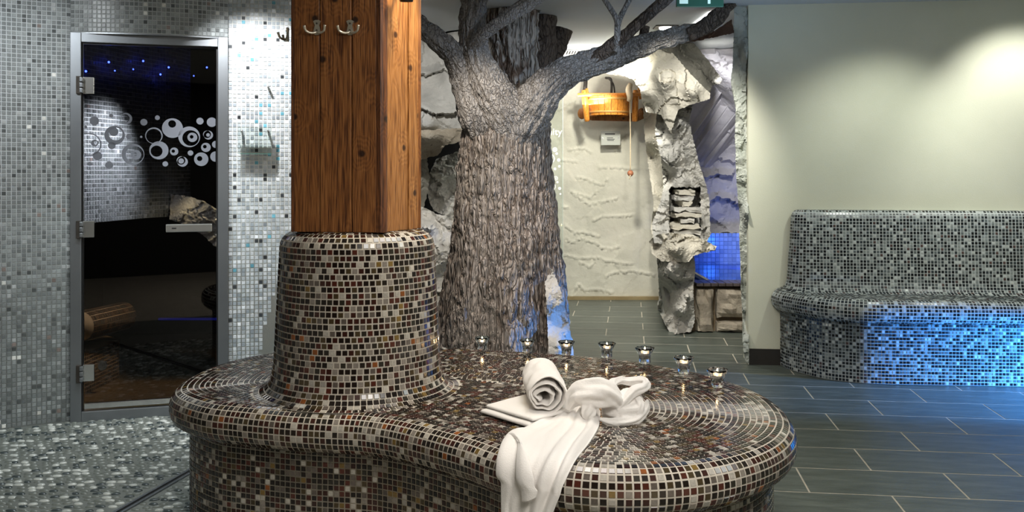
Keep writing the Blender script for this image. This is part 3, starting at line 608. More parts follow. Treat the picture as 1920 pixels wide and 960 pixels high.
# right rock formation around the plunge pool
rf = thing('rock_formation', 'tall rugged artificial rock outcrop framing the blue plunge pool', 'rock', P(1260, 627, 7.3))
relief('cave_wall', [(1200, 60), (1400, 40), (1420, 300), (1420, 480), (1290, 480), (1240, 300)], [(1300, 200, 9.3), (1390, 120, 8.6), (1390, 70, 8.3), (1340, 60, 8.4), (1350, 300, 9.5), (1390, 400, 9.5), (1300, 460, 9.5)], 4, .14, 1.3, mat('rock_cave', ((.38, .37, .37), (.52, .50, .50), (.62, .60, .59)), .85, 3, 8, bump=.4, bscale=14, dist=.03), rf, .2, 7,
       extra=lambda x, y, p: -.10*seg_h(x, y, [[(1322, 336), (1345, 328), (1375, 330)], [(1325, 386), (1345, 370), (1375, 378), (1390, 392)], [(1330, 445), (1360, 438), (1395, 442)], [(1310, 270), (1340, 255), (1370, 250)]], 14))
relief('boulder_head', [(1118, 132), (1160, 122), (1200, 108), (1238, 92), (1262, 100), (1296, 140), (1332, 176), (1330, 186), (1296, 196), (1272, 206), (1266, 222), (1258, 250), (1240, 215), (1212, 210), (1204, 190), (1200, 168), (1186, 148), (1160, 140)], [(1118, 132, 8.3), (1200, 110, 7.9), (1240, 96, 7.6), (1250, 150, 7.2), (1300, 170, 7.15), (1330, 180, 7.2), (1215, 160, 7.5), (1210, 205, 7.7), (1262, 210, 7.35), (1280, 190, 7.3)], 2.5, .11, 2.2, M_rock, rf, .5, 8)
relief('dark_slab', [(1236, 90), (1262, 82), (1300, 80), (1326, 110), (1354, 148), (1350, 158), (1336, 160), (1330, 178), (1296, 142), (1262, 102)], [(1240, 90, 7.55), (1300, 85, 8.0), (1350, 150, 7.9), (1330, 175, 7.6), (1290, 135, 7.7)], 2.6, .10, 2.4, M_rockd, rf, .5, 9)
relief('rock_column', [(1232, 205), (1262, 208), (1275, 200), (1300, 196), (1292, 226), (1300, 262), (1312, 310), (1322, 340), (1330, 372), (1332, 440), (1318, 470), (1226, 455), (1222, 420), (1238, 380), (1244, 350), (1240, 300), (1228, 250)], [(1240, 220, 7.9), (1270, 230, 7.5), (1295, 250, 7.6), (1260, 300, 7.55), (1300, 320, 7.7), (1240, 330, 8.0), (1250, 380, 7.5), (1275, 390, 7.75), (1320, 400, 7.7), (1300, 360, 7.7), (1275, 350, 7.6), (1275, 435, 7.65), (1235, 420, 7.5), (1255, 440, 7.35)], 2.3, .20, 2.6, M_rockg, rf, .45, 10,
       extra=lambda x, y, p: .35 if 1256 < x < 1312 and 352 < y < 440 else 0)
relief('cream_pillar', [(1206, 200), (1240, 198), (1268, 225), (1268, 452), (1228, 458), (1220, 430), (1226, 380), (1217, 320), (1209, 260)], [(1208, 220, 8.9), (1212, 300, 8.8), (1240, 260, 8.35), (1260, 300, 8.2), (1240, 420, 8.3), (1224, 420, 8.7)], 2.6, .09, 2.2, M_rock, rf, .2, 14)
relief('rock_ledge', [(1217, 452), (1232, 440), (1256, 436), (1300, 440), (1316, 448), (1344, 462), (1340, 470), (1312, 476), (1300, 480), (1290, 492), (1240, 490), (1222, 476)], [(1225, 460, 7.5), (1260, 440, 7.35), (1300, 450, 7.15), (1340, 465, 7.2), (1270, 470, 7.0), (1250, 485, 7.2), (1300, 475, 7.1)], 2.2, .16, 3.0, M_rock, rf, .4, 11)
relief('lower_rock', [(1230, 470), (1300, 476), (1304, 500), (1300, 540), (1303, 600), (1296, 622), (1258, 628), (1246, 606), (1233, 580), (1236, 560), (1234, 520)], [(1232, 480, 7.9), (1236, 560, 8.4), (1236, 580, 8.6), (1258, 600, 7.4), (1262, 626, 7.3), (1290, 560, 7.2), (1300, 500, 7.3), (1265, 500, 7.1), (1300, 615, 7.3), (1275, 580, 7.15)], 2.3, .18, 3.0, M_rockg, rf, .35, 12)
# slate pieces stacked in the niche
ns = thing('slate_stack', 'rough slate pieces stacked in a niche of the rock above the pool', 'stones', P(1280, 436, 7.6))
for i in range(8):
    y = 434-i*10.5; wpx = 50-(3*i if i > 4 else 0); p = P(1284+random.uniform(-3, 3), y, 7.62)
    if i in (2, 5): wpx *= .5
    bm = bmesh.new(); box_bm(bm, (p.x-wpx/2/230, 7.50+random.uniform(0, .06), p.z-.019), (p.x+wpx/2/230, 7.9, p.z+.017), None); bmesh.ops.subdivide_edges(bm, edges=bm.edges, cuts=4, use_grid_fill=True)
    for v in bm.verts: v.co += Vector([.018*facet(v.co, 14, k+i) for k in range(3)])
    bobj('slate_piece', bm, M_rock if i % 2 else M_rockg, ns)
# rough stone edge of the plaster wall
relief_edge = relief('rock_edge', [(1376, 2), (1398, 4), (1404, 40), (1402, 90), (1399, 120), (1400, 300), (1404, 420), (1404, 684), (1396, 672), (1392, 640), (1394, 610), (1390, 560), (1388, 480), (1386, 440), (1390, 420), (1384, 380), (1380, 320), (1378, 250), (1380, 200), (1370, 150), (1374, 120), (1376, 60)],
   [(1378, 100, 6.35), (1402, 100, 6.12), (1380, 400, 6.4), (1403, 400, 6.12), (1392, 600, 6.3), (1403, 650, 6.12), (1390, 20, 6.2)], 2.2, .055, 6, mat('edge_stone', ((.30, .33, .29), (.38, .40, .36), (.44, .46, .42)), .85, 6, 8, bump=.5, bscale=20, dist=.02), None, .22, 13)
tag(relief_edge, 'rough stone edging down the end of the cream wall, beside the pool opening', 'rock')
# plunge pool: stone wall, coping, tiles, water
pw = thing('pool_wall', 'low wall of rough brown stone blocks below the blue plunge pool', 'wall', P(1350, 622, 7.4))
box('mortar', (P(1298, 600, 7.45).x, 7.46, 0), (2.1, 7.62, .365), mat('mortar', ((.20, .15, .09), (.29, .22, .14)), .9, 20, bump=.5, bscale=60), pw)
def stone_block(x0, y0, x1, y1, Y):
    a, b = P(x0, y1, Y), P(x1, y0, Y); bm = bmesh.new(); box_bm(bm, (a.x, Y-.03, a.z), (b.x, Y+.12, b.z)); bmesh.ops.subdivide_edges(bm, edges=bm.edges, cuts=5, use_grid_fill=True)
    c = (a+b)/2
    for v in bm.verts:
        e = max(abs(v.co.x-c.x)/((b.x-a.x)/2), abs(v.co.z-c.z)/((b.z-a.z)/2)); v.co.y -= (.035*(1-e**4)+.03*facet(v.co, 9, x0)) if v.co.y < Y+.05 else 0
        v.co.x += .010*facet(v.co, 8, 3); v.co.z += .010*facet(v.co, 8, 4)
    bobj('stone_block', bm, M_stone, pw)
for r_ in ((1305, 541, 1335, 620), (1343, 541, 1397, 594), (1343, 602, 1396, 620), (1404, 541, 1425, 590), (1404, 598, 1425, 620)): stone_block(*r_, 7.42)
cp_ = thing('pool_coping', 'dark angled tiles along the rim of the plunge pool', 'tiles', P(1345, 538, 7.4))
for i in range(12):
    x = P(1304, 530, 7.4).x+i*.058; box('coping_tile', (x+.002, 7.36, .368), (x+.054, 7.60, .392), M_coping, cp_, Matrix.Translation((x, 7.4, 0))@Matrix.Rotation(.0, 4, 'Z')@Matrix.Translation((-x, -7.4, 0)), .003)
pool = thing('pool_basin', 'blue tiled back of the plunge pool above the water', 'pool', P(1345, 500, 9.0))
box('basin_backing', (1.5, 9.0, .1), (2.49, 9.05, .66), M_pgr, pool); box('basin_end', (1.55, 7.6, .0), (1.6, 9.0, .33), M_pgr, pool)
Qp = []
for i in range(22):
    for j in range(12): x = 1.60+i*.04; z = .20+j*.04; Qp.append([(x, 8.998, z), (x+.04, 8.998, z), (x+.04, 8.998, z+.04), (x, 8.998, z+.04)])
Qp = np.array(Qp); cq, _ = pick([((.22, .32, .52), .6), ((.18, .27, .46), .4)], len(Qp)); tile_field('pool_tile_field', Qp, np.tile((0, -1., 0), (len(Qp), 1)), cq, .003, .003, M_tileR, pool)
mwt, nt, b = new_mat('pool_water'); b.inputs['Base Color'].default_value = (.01, .06, .35, 1); b.inputs['Roughness'].default_value = .05
g = nt.nodes.new('ShaderNodeNewGeometry'); n = nt.nodes.new('ShaderNodeTexNoise'); n.inputs['Scale'].default_value = 7; nt.links.new(g.outputs['Position'], n.inputs[0]); bp = nt.nodes.new('ShaderNodeBump'); bp.inputs['Strength'].default_value = .3; nt.links.new(n.outputs[0], bp.inputs['Height']); nt.links.new(bp.outputs[0], b.inputs['Normal'])
tag(box('pool_water', (1.62, 7.62, .1), (2.48, 8.98, .386), mwt), 'deep blue water in the plunge pool', 'water')
struct(box('wall_pool_right', (2.5, 6.3, 0), (2.6, 10, CEIL), M_rockg))

# ================================================================== CENTRE MOSAIC BENCH
SZ = .48; PB = .0195
BP = [(-1.135, 3.353), (-1.018, 3.246), (-.908, 3.20), (-.80, 3.162), (-.697, 3.132), (-.598, 3.112), (-.47, 3.088), (-.351, 3.03), (-.259, 2.958), (-.17, 2.88), (-.085, 2.80), (-.020, 2.725), (.08, 2.625), (.20, 2.565), (.32, 2.548), (.44, 2.566), (.56, 2.62), (.68, 2.715), (.775, 2.84), (.84, 3.0),
      (.866, 3.2), (.85, 3.38), (.80, 3.52), (.71, 3.68), (.525, 3.87), (.31, 4.0), (.09, 4.085), (-.13, 4.145), (-.36, 4.22), (-.6, 4.25), (-.85, 4.20), (-1.03, 4.09), (-1.14, 3.95), (-1.195, 3.78), (-1.21, 3.6), (-1.19, 3.45)]
BPd = catmull(BP, 8, True)
SBn = Sweep(BPd, True, 700); NB = round(SBn.L/PB)
bench = thing('mosaic_bench', 'big brown mosaic bench with rounded lobes and a tiled pedestal carrying the wooden column', 'bench', (-.1, 3.4, 0))
th_ = np.radians(np.linspace(-88, 90, 26)); sgn = lambda v: np.sign(v)*np.abs(v)**.85
NOSE = [(.0+.072*abs(math.cos(t))**.9, .411+.069*float(sgn(np.array(math.sin(t))))) for t in th_]; NOSE[0] = (.004, .342); NOSE[-1] = (-.012, SZ)
BASE = [(0, .003), (0, .345)]
skin_b = SBn.skin('grout_body', BASE+NOSE+[(-.03, SZ)], M_grout, bench, 500)
topo = mesh('grout_top', SBn.at(np.arange(500)/500, -.028, SZ), [tuple(range(500))], M_grout, bench)
QB = [SBn.rows(BASE, PB, NB), SBn.rows(NOSE, PB+.0015, NB)]
PC = (-.570, 3.45)
PPRO = [(.375, SZ+.0005), (.350, .484), (.328, .497), (.314, .520), (.306, .555), (.301, .60), (.297, .68), (.291, .80), (.286, .90), (.281, .99), (.279, 1.015), (.272, 1.035), (.256, 1.052), (.232, 1.062), (.20, 1.066)]
cp = np.array([(PC[0]+math.cos(a), PC[1]+math.sin(a)) for a in np.linspace(0, 2*PI, 200, endpoint=False)])
SP = Sweep(cp, True, 400); SP.p[:] = np.array(PC); SP_prof = PPRO
ped = SP.skin('pedestal_body', PPRO+[(.001, 1.066)], M_grout, bench, 200)
def circ_len(o): return 2*PI*o
SP.length = circ_len
QB.append(SP.rows(PPRO, .0212, None, 1))
# rings on the seat: contours of the inward distance
x0, y0, gs = -1.35, 2.4, .0125; gx = np.arange(x0, 1.05, gs); gy = np.arange(y0, 4.4, gs); GX, GY = np.meshgrid(gx, gy)
seg = resample(BPd, 260, True)[0]; D = np.full(GX.shape, 9.0)
for a, b in zip(seg, np.roll(seg, -1, 0)):
    d = b-a; t = (((GX-a[0])*d[0]+(GY-a[1])*d[1])/(d@d)).clip(0, 1); D = np.minimum(D, np.hypot(GX-a[0]-t*d[0], GY-a[1]-t*d[1]))
from_poly = np.zeros(GX.shape, bool); j = len(seg)-1
for i in range(len(seg)):
    xi, yi, xj, yj = *seg[i], *seg[j]; c = (yi > GY) != (yj > GY)
    from_poly ^= c & (GX < (xj-xi)*(GY-yi)/((yj-yi) if yj != yi else 1e-9)+xi); j = i
D = np.where(from_poly, D, -D)
for _ in range(3): Dp = np.pad(D, 1, 'edge'); D = (Dp[:-2, 1:-1]+Dp[2:, 1:-1]+Dp[1:-1, :-2]+Dp[1:-1, 2:]+2*D)/6
def contours(D, lv):
    S_ = {}; V = D > lv
    m = (V[:-1, :-1].astype(int)+V[:-1, 1:]+V[1:, :-1]+V[1:, 1:]); I, J = np.where((m > 0) & (m < 4)); adj = {}; pt_ = {}
    def ev(i, j, h):
        k = (i, j, h)
        if k not in pt_:
            a = D[i, j]; b = D[i, j+1] if h else D[i+1, j]; t = (lv-a)/(b-a); pt_[k] = (gx[j]+(t*gs if h else 0), gy[i]+(0 if h else t*gs))
        return k
    for i, j in zip(I, J):
        e = []
        if V[i, j] != V[i, j+1]: e.append(ev(i, j, 1))
        if V[i+1, j] != V[i+1, j+1]: e.append(ev(i+1, j, 1))
        if V[i, j] != V[i+1, j]: e.append(ev(i, j, 0))
        if V[i, j+1] != V[i+1, j+1]: e.append(ev(i, j+1, 0))
        if len(e) == 2: adj.setdefault(e[0], []).append(e[1]); adj.setdefault(e[1], []).append(e[0])
    seen = set(); out = []
    for k in adj:
        if k in seen: continue
        loop = [k]; seen.add(k); cur = k
        while True:
            nx = [q for q in adj[cur] if q not in seen]
            if not nx: break
            cur = nx[0]; seen.add(cur); loop.append(cur)
        if len(loop) > 3: out.append(np.array([pt_[q] for q in loop]))
    return out
QR = []; lv = .012+PB/2
while lv < .95:
    for c in contours(D, lv):
        for _ in range(2): c = (np.roll(c, 1, 0)+2*c+np.roll(c, -1, 0))/4
        L = np.linalg.norm(np.diff(np.vstack([c, c[:1]]), axis=0), axis=1).sum(); N = int(L/PB)
        if N < 3: continue
        k = random.random(); q = resample(np.roll(c, int(k*len(c)), 0), N, True)[0]; q2 = np.roll(q, -1, 0); mid = (q+q2)/2; t = (np.roll(q, -1, 0)-q); ln = np.linalg.norm(t, axis=1, keepdims=True); t = t/ln; nn = np.c_[-t[:, 1], t[:, 0]]
        h = PB/2*.995; A_ = mid-t*ln/2-nn*h; B2 = mid+t*ln/2-nn*h; C2 = mid+t*ln/2+nn*h; D2 = mid-t*ln/2+nn*h
        Qk = np.stack([A_, B2, C2, D2], 1); Qk = np.concatenate([Qk, np.full(Qk.shape[:2]+(1,), SZ+.0002)], 2)
        kp = np.hypot(mid[:, 0]-PC[0], mid[:, 1]-PC[1]) > .380; QR.append(Qk[kp])
    lv += PB
QR = np.concatenate(QR); rc = QR.mean(1)[:, :2]; ad = []
for gx_ in np.arange(-1.15, .85, PB/3):
    for gy_ in np.arange(2.6, 4.2, PB/3):
        i_ = int((gy_-y0)/gs); j_ = int((gx_-x0)/gs)
        if D[i_, j_] < .05 or math.hypot(gx_-PC[0], gy_-PC[1]) < .385: continue
        if np.abs(rc-(gx_, gy_)).max(1).min() < PB*.80: continue
        if ad and np.abs(np.array(ad)-(gx_, gy_)).max(1).min() < PB*.9: continue
        ad.append((gx_, gy_))
if ad:
    h = PB*.42; QR = np.concatenate([QR, np.array([[(x-h, y-h, SZ+.0002), (x+h, y-h, SZ+.0002), (x+h, y+h, SZ+.0002), (x-h, y+h, SZ+.0002)] for x, y in ad])])
outs = [np.concatenate([qcent(QB[0])-np.array((0, 3.4, .2))]), None, None, np.tile((0, 0, 1.), (len(QR), 1))]
def out_sweep(Q, S, c):   # outward: away from ring centre line
    return qcent(Q)-c
# outward vectors from the sweep's own corner order (A along, B up): use cross product sign of first quad against known outward
def out_auto(Q): n = np.cross(Q[:, 1]-Q[:, 0], Q[:, 3]-Q[:, 0]); return n
Qall = np.concatenate(QB+[QR]); Oall = np.concatenate([out_auto(q) for q in QB]+[np.tile((0, 0, 1.), (len(QR), 1))])
col, idx = pick(PAL_B, len(Qall))
V8, Qo, Nn = frustum(Qall, Oall, .0029, .0022)
cen = qcent(Qall); cam_v = np.array((0, 0, CZ))-cen; dist = np.linalg.norm(cam_v, axis=1); fac = (Nn*cam_v).sum(1)/dist
ar = np.linalg.norm(np.cross(Qall[:, 1]-Qall[:, 0], Qall[:, 3]-Qall[:, 0]), axis=1); score = ar*fac/dist**2
px, py = HX+cen[:, 0]/cen[:, 1]*F, HY+(CZ-cen[:, 2])/cen[:, 1]*F
score[(px < 5) | (px > 1915) | (py > 955) | ((px > 935) & (px < 1100) & (py > 780))] = 0
def bvh_of(objs):
    vs, fs = [], []
    for o in objs:
        k = len(vs); vs += [v.co.copy() for v in o.data.vertices]; fs += [tuple(i+k for i in p.vertices) for p in o.data.polygons]
    return BVHTree.FromPolygons(vs, fs)
BV = bvh_of([skin_b, topo, ped])
sel = []
for i in np.argsort(-score):
    o_ = Vector((0, 0, CZ)); d = Vector(cen[i]+Nn[i]*.004)-o_; h = BV.ray_cast(o_, d.normalized(), d.length-.003)
    if h[0] is None: sel.append(i)
    if len(sel) == 300: break
selset = np.zeros(len(Qall), bool); selset[sel] = True
tile_field('mosaic_field', Qall[~selset], Oall[~selset], col[~selset], .0029, .0022, M_tile, bench)
tmesh = []
for c, _w in PAL_B:
    me = bpy.data.meshes.new('mosaic_tile'); g_ = .5*(1-.0029/PB); g2 = .5*(1-.0057/PB)
    me.from_pydata([(-g_, -g_, -.05), (g_, -g_, -.05), (g_, g_, -.05), (-g_, g_, -.05), (-g2, -g2, .11), (g2, -g2, .11), (g2, g2, .11), (-g2, g2, .11)], [], FR.tolist())
    a = me.attributes.new('tile_col', 'FLOAT_COLOR', 'POINT'); a.data.foreach_set('color', [*c, 1]*8); me.materials.append(M_tile); tmesh.append(me)
for i in sel:
    q = Qo[i]; x = (q[1]-q[0]+q[2]-q[3])/2; y = (q[3]-q[0]+q[2]-q[1])/2; sx = np.linalg.norm(x); sy_ = np.linalg.norm(y); x = x/sx; z = Nn[i]; y = np.cross(z, x)
    o = link('mosaic_tile', tmesh[idx[i]], None, bench)
    o.matrix_basis = Matrix(((x[0]*sx, y[0]*sy_, z[0]*.02, cen[i][0]), (x[1]*sx, y[1]*sy_, z[1]*.02, cen[i][1]), (x[2]*sx, y[2]*sy_, z[2]*.02, cen[i][2]), (0, 0, 0, 1)))

# ---------------- wooden column
TOPZ = 1.066
col_o = thing('wooden_column', 'brown knotty pine clad column standing on the mosaic pedestal', 'column', (-.56, 3.42, TOPZ))
Lc, Cc, Rc = np.array((-.773, 3.262)), np.array((-.449, 3.222)), np.array((-.337, 3.47)); Bk = np.array((-.45, 3.66)); Bl = np.array((-.77, 3.58))
box('core', (-.72, 3.30, TOPZ), (-.45, 3.54, CEIL), M_woodd, col_o)
def planks(a, b, fr, mt, th=.022, nm='plank', proud=None):
    d = b-a; L = np.linalg.norm(d); d = d/L; n = np.array((d[1], -d[0]))
    for k, (f0, f1) in enumerate(zip(fr, fr[1:])):
        p = a+d*L*f0; M = Matrix.Translation((p[0], p[1], 0))@Matrix.Rotation(math.atan2(d[1], d[0]), 4, 'Z'); wd = L*(f1-f0); pr = (proud[k] if proud else 0)
        bm = bmesh.new(); box_bm(bm, (.0013, -pr, TOPZ), (wd-.0013, th, CEIL), None, .003); o = bobj(nm, bm, mt, col_o); o.matrix_basis = M
planks(Lc, Cc-np.array((.018, -.002)), [0, .035, .342, .712, 1], M_wood, proud=[-.008, 0, .002, 0])
planks(Cc+np.array((.012, .028)), Rc, [0, .33, .62, .88, 1], M_wood2, proud=[0, -.003, .001, -.008])
planks(Rc, Bk, [0, .5, 1], M_wood); planks(Bk, Bl, [0, .33, .66, 1], M_wood); planks(Bl, Lc, [0, .33, .66, 1], M_woodd)
vs_ = []; n = 10
cor = [(-.4700, 3.2245), (-.4540, 3.2180), (-.4440, 3.2210), (-.4370, 3.2320), (-.4340, 3.2520), (-.445, 3.262), (-.470, 3.25)]
mesh('corner_post', [(x, y, TOPZ) for x, y in cor]+[(x, y, CEIL) for x, y in cor], [(i, (i+1) % 7, 7+(i+1) % 7, 7+i) for i in range(7)]+[tuple(range(6, -1, -1)), tuple(range(7, 14))], M_woodd, col_o, False)
def coat_hook(base, d, n, lab):
    h = thing('coat_hook', lab, 'hook', base, 'double coat hooks on the wooden column' if 'double' in lab else None)
    d = Vector((*d, 0)).normalized(); n = Vector((*n, 0)).normalized(); z = Vector((0, 0, 1)); b = Vector(base)
    bm = bmesh.new(); out = [(-.013, .024), (-.006, .028), (.006, .028), (.013, .024), (.007, .010), (.013, -.016), (.007, -.024), (-.007, -.024), (-.013, -.016), (-.007, .010)]
    for k in (0, .006): 
        for x, zz in out: bm.verts.new(b+d*x+z*zz+n*k)
    bm.verts.ensure_lookup_table(); m = len(out)
    bm.faces.new([bm.verts[i] for i in range(m)]); bm.faces.new([bm.verts[m+i] for i in range(m)])
    for i in range(m): bm.faces.new([bm.verts[i], bm.verts[(i+1) % m], bm.verts[m+(i+1) % m], bm.verts[m+i]])
    pl_ = bobj('plate', bm, M_brass, h)
    for s in (-1, 1): tube('prong', [b+n*.006-z*.014, b+d*s*.016-z*.018+n*.014, b+d*s*.032-z*.012+n*.024, b+d*s*.037+z*.006+n*.030], [.0048, .0045, .004, .0048], M_brass, h, 8, 5)
    for zz in (.016, -.008):
        bm = bmesh.new(); bmesh.ops.create_cone(bm, cap_ends=True, segments=10, radius1=.0035, radius2=.003, depth=.003, matrix=Matrix.Translation(b+n*.007+z*zz)@(Matrix.Rotation(PI/2, 4, 'X'))); bobj('screw', bm, M_iron, pl_)
fd = (Cc-Lc)/np.linalg.norm(Cc-Lc); fn = np.array((fd[1], -fd[0]))
for x, lab in ((595, 'left double coat hook on the front of the wooden column'), (657, 'right double coat hook on the front of the wooden column')):
    t, z = on_line(x, 53, Lc+fn*.003, fd); b = Lc+fn*.003+fd*t; coat_hook((b[0], b[1], z), fd, fn, lab)
p = P(541, 66, 3.42); coat_hook((p.x, 3.42, p.z), (0, 1), (-1, 0), 'dark coat hook sticking out at the left side of the column')
lt = thing('spotlight', 'black spotlight head at the top of the right column face', 'lamp', P(762, 4, 3.28))
b = P(762, -3, 3.25); 
lathe('lamp_head', [(0.0, .05), (.022, .05), (.026, .0), (.022, -.012), (.019, -.010), (0, -.006)], M_black, lt, 20, Matrix.Translation(b)@Matrix.Rotation(.12, 4, 'X')); tube('arm', [b+Vector((0, 0, .04)), b+Vector((-.01, .05, .09)), b+Vector((-.03, .09, .10))], [.006]*3, M_black, lt, 8)

# ================================================================== RIGHT MOSAIC BENCH
rb = thing('grey_mosaic_bench', 'dark grey mosaic bench with high back against the cream wall, lit blue below', 'bench', (2.4, 5.8, 0))
BR = catmull([(1.765, 6.14), (1.775, 6.03), (1.806, 5.94), (1.86, 5.82), (1.93, 5.715), (2.055, 5.635), (2.19, 5.59), (2.5, 5.56), (3.03, 5.52), (3.6, 5.475)], 10)
SR_ = Sweep(BR, False, 400); NR = round(SR_.L/.0205); Z2 = .505
N2 = [(.0+.062*abs(math.cos(t))**.9, .435+.070*math.sin(t)) for t in th_]; N2[0] = (.004, .365); N2[-1] = (-.01, Z2); B2_ = [(0, .003), (0, .366)]
SR_.skin('grout_body', B2_+N2+[(-.02, Z2)], M_groutR, rb, 300)
seatp = [tuple(p) for p in SR_.at(np.linspace(0, 1, 120), -.018, Z2)[:, :2]]+[tuple(wr(2.3, -.001)), tuple(wr(.21, -.001))]
mesh('grout_seat', [(x, y, Z2) for x, y in seatp], [tuple(range(len(seatp)))], M_groutR, rb)
def wb(u, off): p = wr(u, -off); return (p[0], p[1])
BK = catmull([wb(.270, .002), wb(.262, .04), wb(.285, .085), wb(.34, .115), wb(.45, .125), wb(1, .125), wb(1.6, .125), wb(2.2, .125)], 10)
SK = Sweep(BK, False, 400); PK = [(.085, Z2), (.05, .513), (.028, .535), (.018, .58), (.012, .68), (.0, .84), (-.008, .985), (-.016, 1.008), (-.035, 1.022), (-.125, 1.024)]
SK.skin('grout_backrest', PK, M_groutR, rb, 300)
QR2 = [SR_.rows(B2_, .0205, NR), SR_.rows(N2, .021, NR), SK.rows(PK[:-1]+[(-.10, 1.024)], .0205, round(SK.L/.0205))]
Qs = []
bkf = [tuple(p) for p in SK.at(np.linspace(0, 1, 150), .080, 0)[:, :2]]+[(4, 6.4), (1.5, 6.6)]
for i in range(120):
    for j in range(34):
        u = .06+i*.0205+random.random()*0; off = .02+j*.0205; c_ = wr(u+.01, -off)
        if in_poly(c_[0], c_[1], seatp) and not in_poly(c_[0], c_[1], bkf): Qs.append([(*wr(u, -off+.01), Z2), (*wr(u+.0205, -off+.01), Z2), (*wr(u+.0205, -off-.0105), Z2), (*wr(u, -off-.0105), Z2)])
Qs = np.array(Qs); Q_ = np.concatenate(QR2+[Qs]); O_ = np.concatenate([out_auto(q) for q in QR2]+[np.tile((0, 0, 1.), (len(Qs), 1))]); c_, _ = pick(PAL_R, len(Q_))
tile_field('mosaic_field', Q_, O_, c_, .0036, .002, M_tileR, rb)

# ================================================================== TREE
TY = 6.2
tree = thing('tree', 'huge sculpted tree with grey brown bark and forked branches behind the mosaic bench', 'tree', P(946, 681, TY))
def bark(amp, fa, fl, seed=0):
    def f(a, L, r, p):
        q = Vector((math.cos(a)*fa*max(r, .09)/.3, math.sin(a)*fa*r/.3, L*fl+seed*5)); q += Vector((.25*noise.noise(p*5), .25*noise.noise(p*5+Vector((9, 0, 0))), 0))
        n1 = noise.noise(q*1.0); n2 = noise.noise(q*2.3+Vector((3, 1, 7)))
        rdg = min(abs(n1)*3.2, 1)*.65+min(abs(n2)*3, 1)*.35
        return amp*(rdg-.7)+amp*.5*noise.noise(p*22)
    return f
tp = [(946, 700, 129), (946, 644, 124), (948, 557, 115), (949, 498, 108), (950, 431, 99), (948, 371, 91), (946, 300, 87), (950, 255, 82), (955, 215, 74), (958, 185, 40)]
def flute(a, L, r, p):
    low = max(0, 1-p.z/1.1); return bark(.030, 6.5, 1.7)(a, L, r, p)+low*.035*math.sin(a*7+1.5*noise.noise(p*2))+.018*noise.noise(p*2.5)
tube('trunk', [P(x, y, TY) for x, y, h in tp], [h/282 for x, y, h in tp], M_bark, tree, 300, 34, flute)
def br(name, pts, Y, mt, n=72, sub=24, amp=.016, fa=5, fl=4, cap=True):
    Ys = Y if isinstance(Y, (list, tuple)) else [Y]*len(pts)
    return tube(name, [P(x, y, yy) for (x, y, h), yy in zip(pts, Ys)], [h/F*yy for (x, y, h), yy in zip(pts, Ys)], mt, tree, n, sub, bark(amp, fa, fl, len(tree.children)), cap)
br('branch', [(990, 330, 14), (975, 275, 34), (952, 222, 48), (922, 172, 40), (895, 118, 30), (886, 60, 25), (888, 0, 24), (888, -14, 24)], [6.15, 6.08, 6.03, 6.0, 6.0, 6.0, 6.0, 6.0], M_bark2, 150, 44, .022, 9, 4)
br('branch', [(925, 300, 22), (903, 225, 40), (880, 165, 31), (855, 108, 24), (825, 78, 20), (790, 50, 17), (740, 5, 15)], [6.15, 6.05, 6.03, 6.0, 5.95, 5.9, 5.8], M_bark2, 110, 36, .018, 8, 5)
br('branch', [(886, 86, 13), (905, 66, 12), (940, 40, 13), (985, 10, 14), (1015, -12, 14)], [5.95, 5.85, 5.8, 5.78, 5.75], M_bark2, 48, 18, .010)
br('split_stem', [(958, 250, 28), (958, 200, 36), (957, 130, 48), (957, 60, 51), (957, 0, 52), (957, -10, 52)], 6.42, M_barks, 150, 26, .045, 7, 1.4)
br('dark_stem', [(1000, 190, 24), (1010, 120, 30), (1014, 60, 29), (1014, 12, 28)], 6.62, M_barkd, 60, 18, .018)
br('broken_stub', [(1015, 165, 12), (1030, 120, 17), (1046, 80, 20), (1053, 54, 22)], 6.75, M_barkd, 40, 12, .014)
br('branch', [(930, 330, 12), (958, 268, 38), (998, 200, 42), (1040, 150, 31), (1085, 126, 26), (1150, 106, 23), (1210, 84, 19), (1270, 66, 17), (1310, 55, 14)], [6.15, 6.06, 6.0, 5.97, 6.0, 6.05, 6.1, 6.15, 6.2], M_bark2, 150, 44, .022, 9, 4)
br('branch', [(1105, 120, 15), (1140, 92, 14), (1170, 68, 12), (1205, 38, 11), (1262, -14, 13)], [6.0, 5.95, 5.9, 5.85, 5.75], M_barkd, 48, 18, .010)
br('twig', [(1155, 95, 7), (1157, 70, 6), (1159, 42, 6), (1172, 15, 5), (1186, -12, 5)], [5.92, 5.88, 5.86, 5.84, 5.82], M_bark2, 20, 10, .004)
br('twig', [(1160, 48, 6), (1152, 28, 5), (1138, 6, 5), (1126, -12, 5)], 5.85, M_bark2, 20, 10, .004)
br('stub', [(1204, 85, 10), (1207, 65, 9), (1210, 49, 9)], 6.15, M_barkd, 24, 8, .006)
br('branch', [(1290, 66, 12), (1320, 52, 15), (1345, 32, 16), (1362, 16, 10), (1378, 7, 5)], 6.12, M_barkd, 40, 14, .016)
relief('broken_beam', [(1285, 70), (1300, 58), (1340, 58), (1372, 36), (1376, 62), (1340, 70), (1300, 78), (1283, 80)], [(1300, 70, 6.3), (1370, 50, 6.2)], 3, .03, 6, mat('beam_brown', ((.05, .025, .015), (.11, .055, .03)), .9, 12, bump=.7, bscale=40, stretch=(.3, 1, 1)), tree, .12, 20)
rk = relief('foot_rock', [(1020, 500), (1036, 505), (1052, 545), (1062, 590), (1074, 640), (1076, 690), (1030, 690), (1026, 600)], [(1022, 505, 5.95), (1040, 560, 5.8), (1060, 600, 5.9), (1050, 650, 5.7), (1074, 640, 5.95)], 3, .06, 4, M_rockg, None, .2, 21)
tag(rk, 'blue lit rock leaning against the right foot of the tree', 'rock')

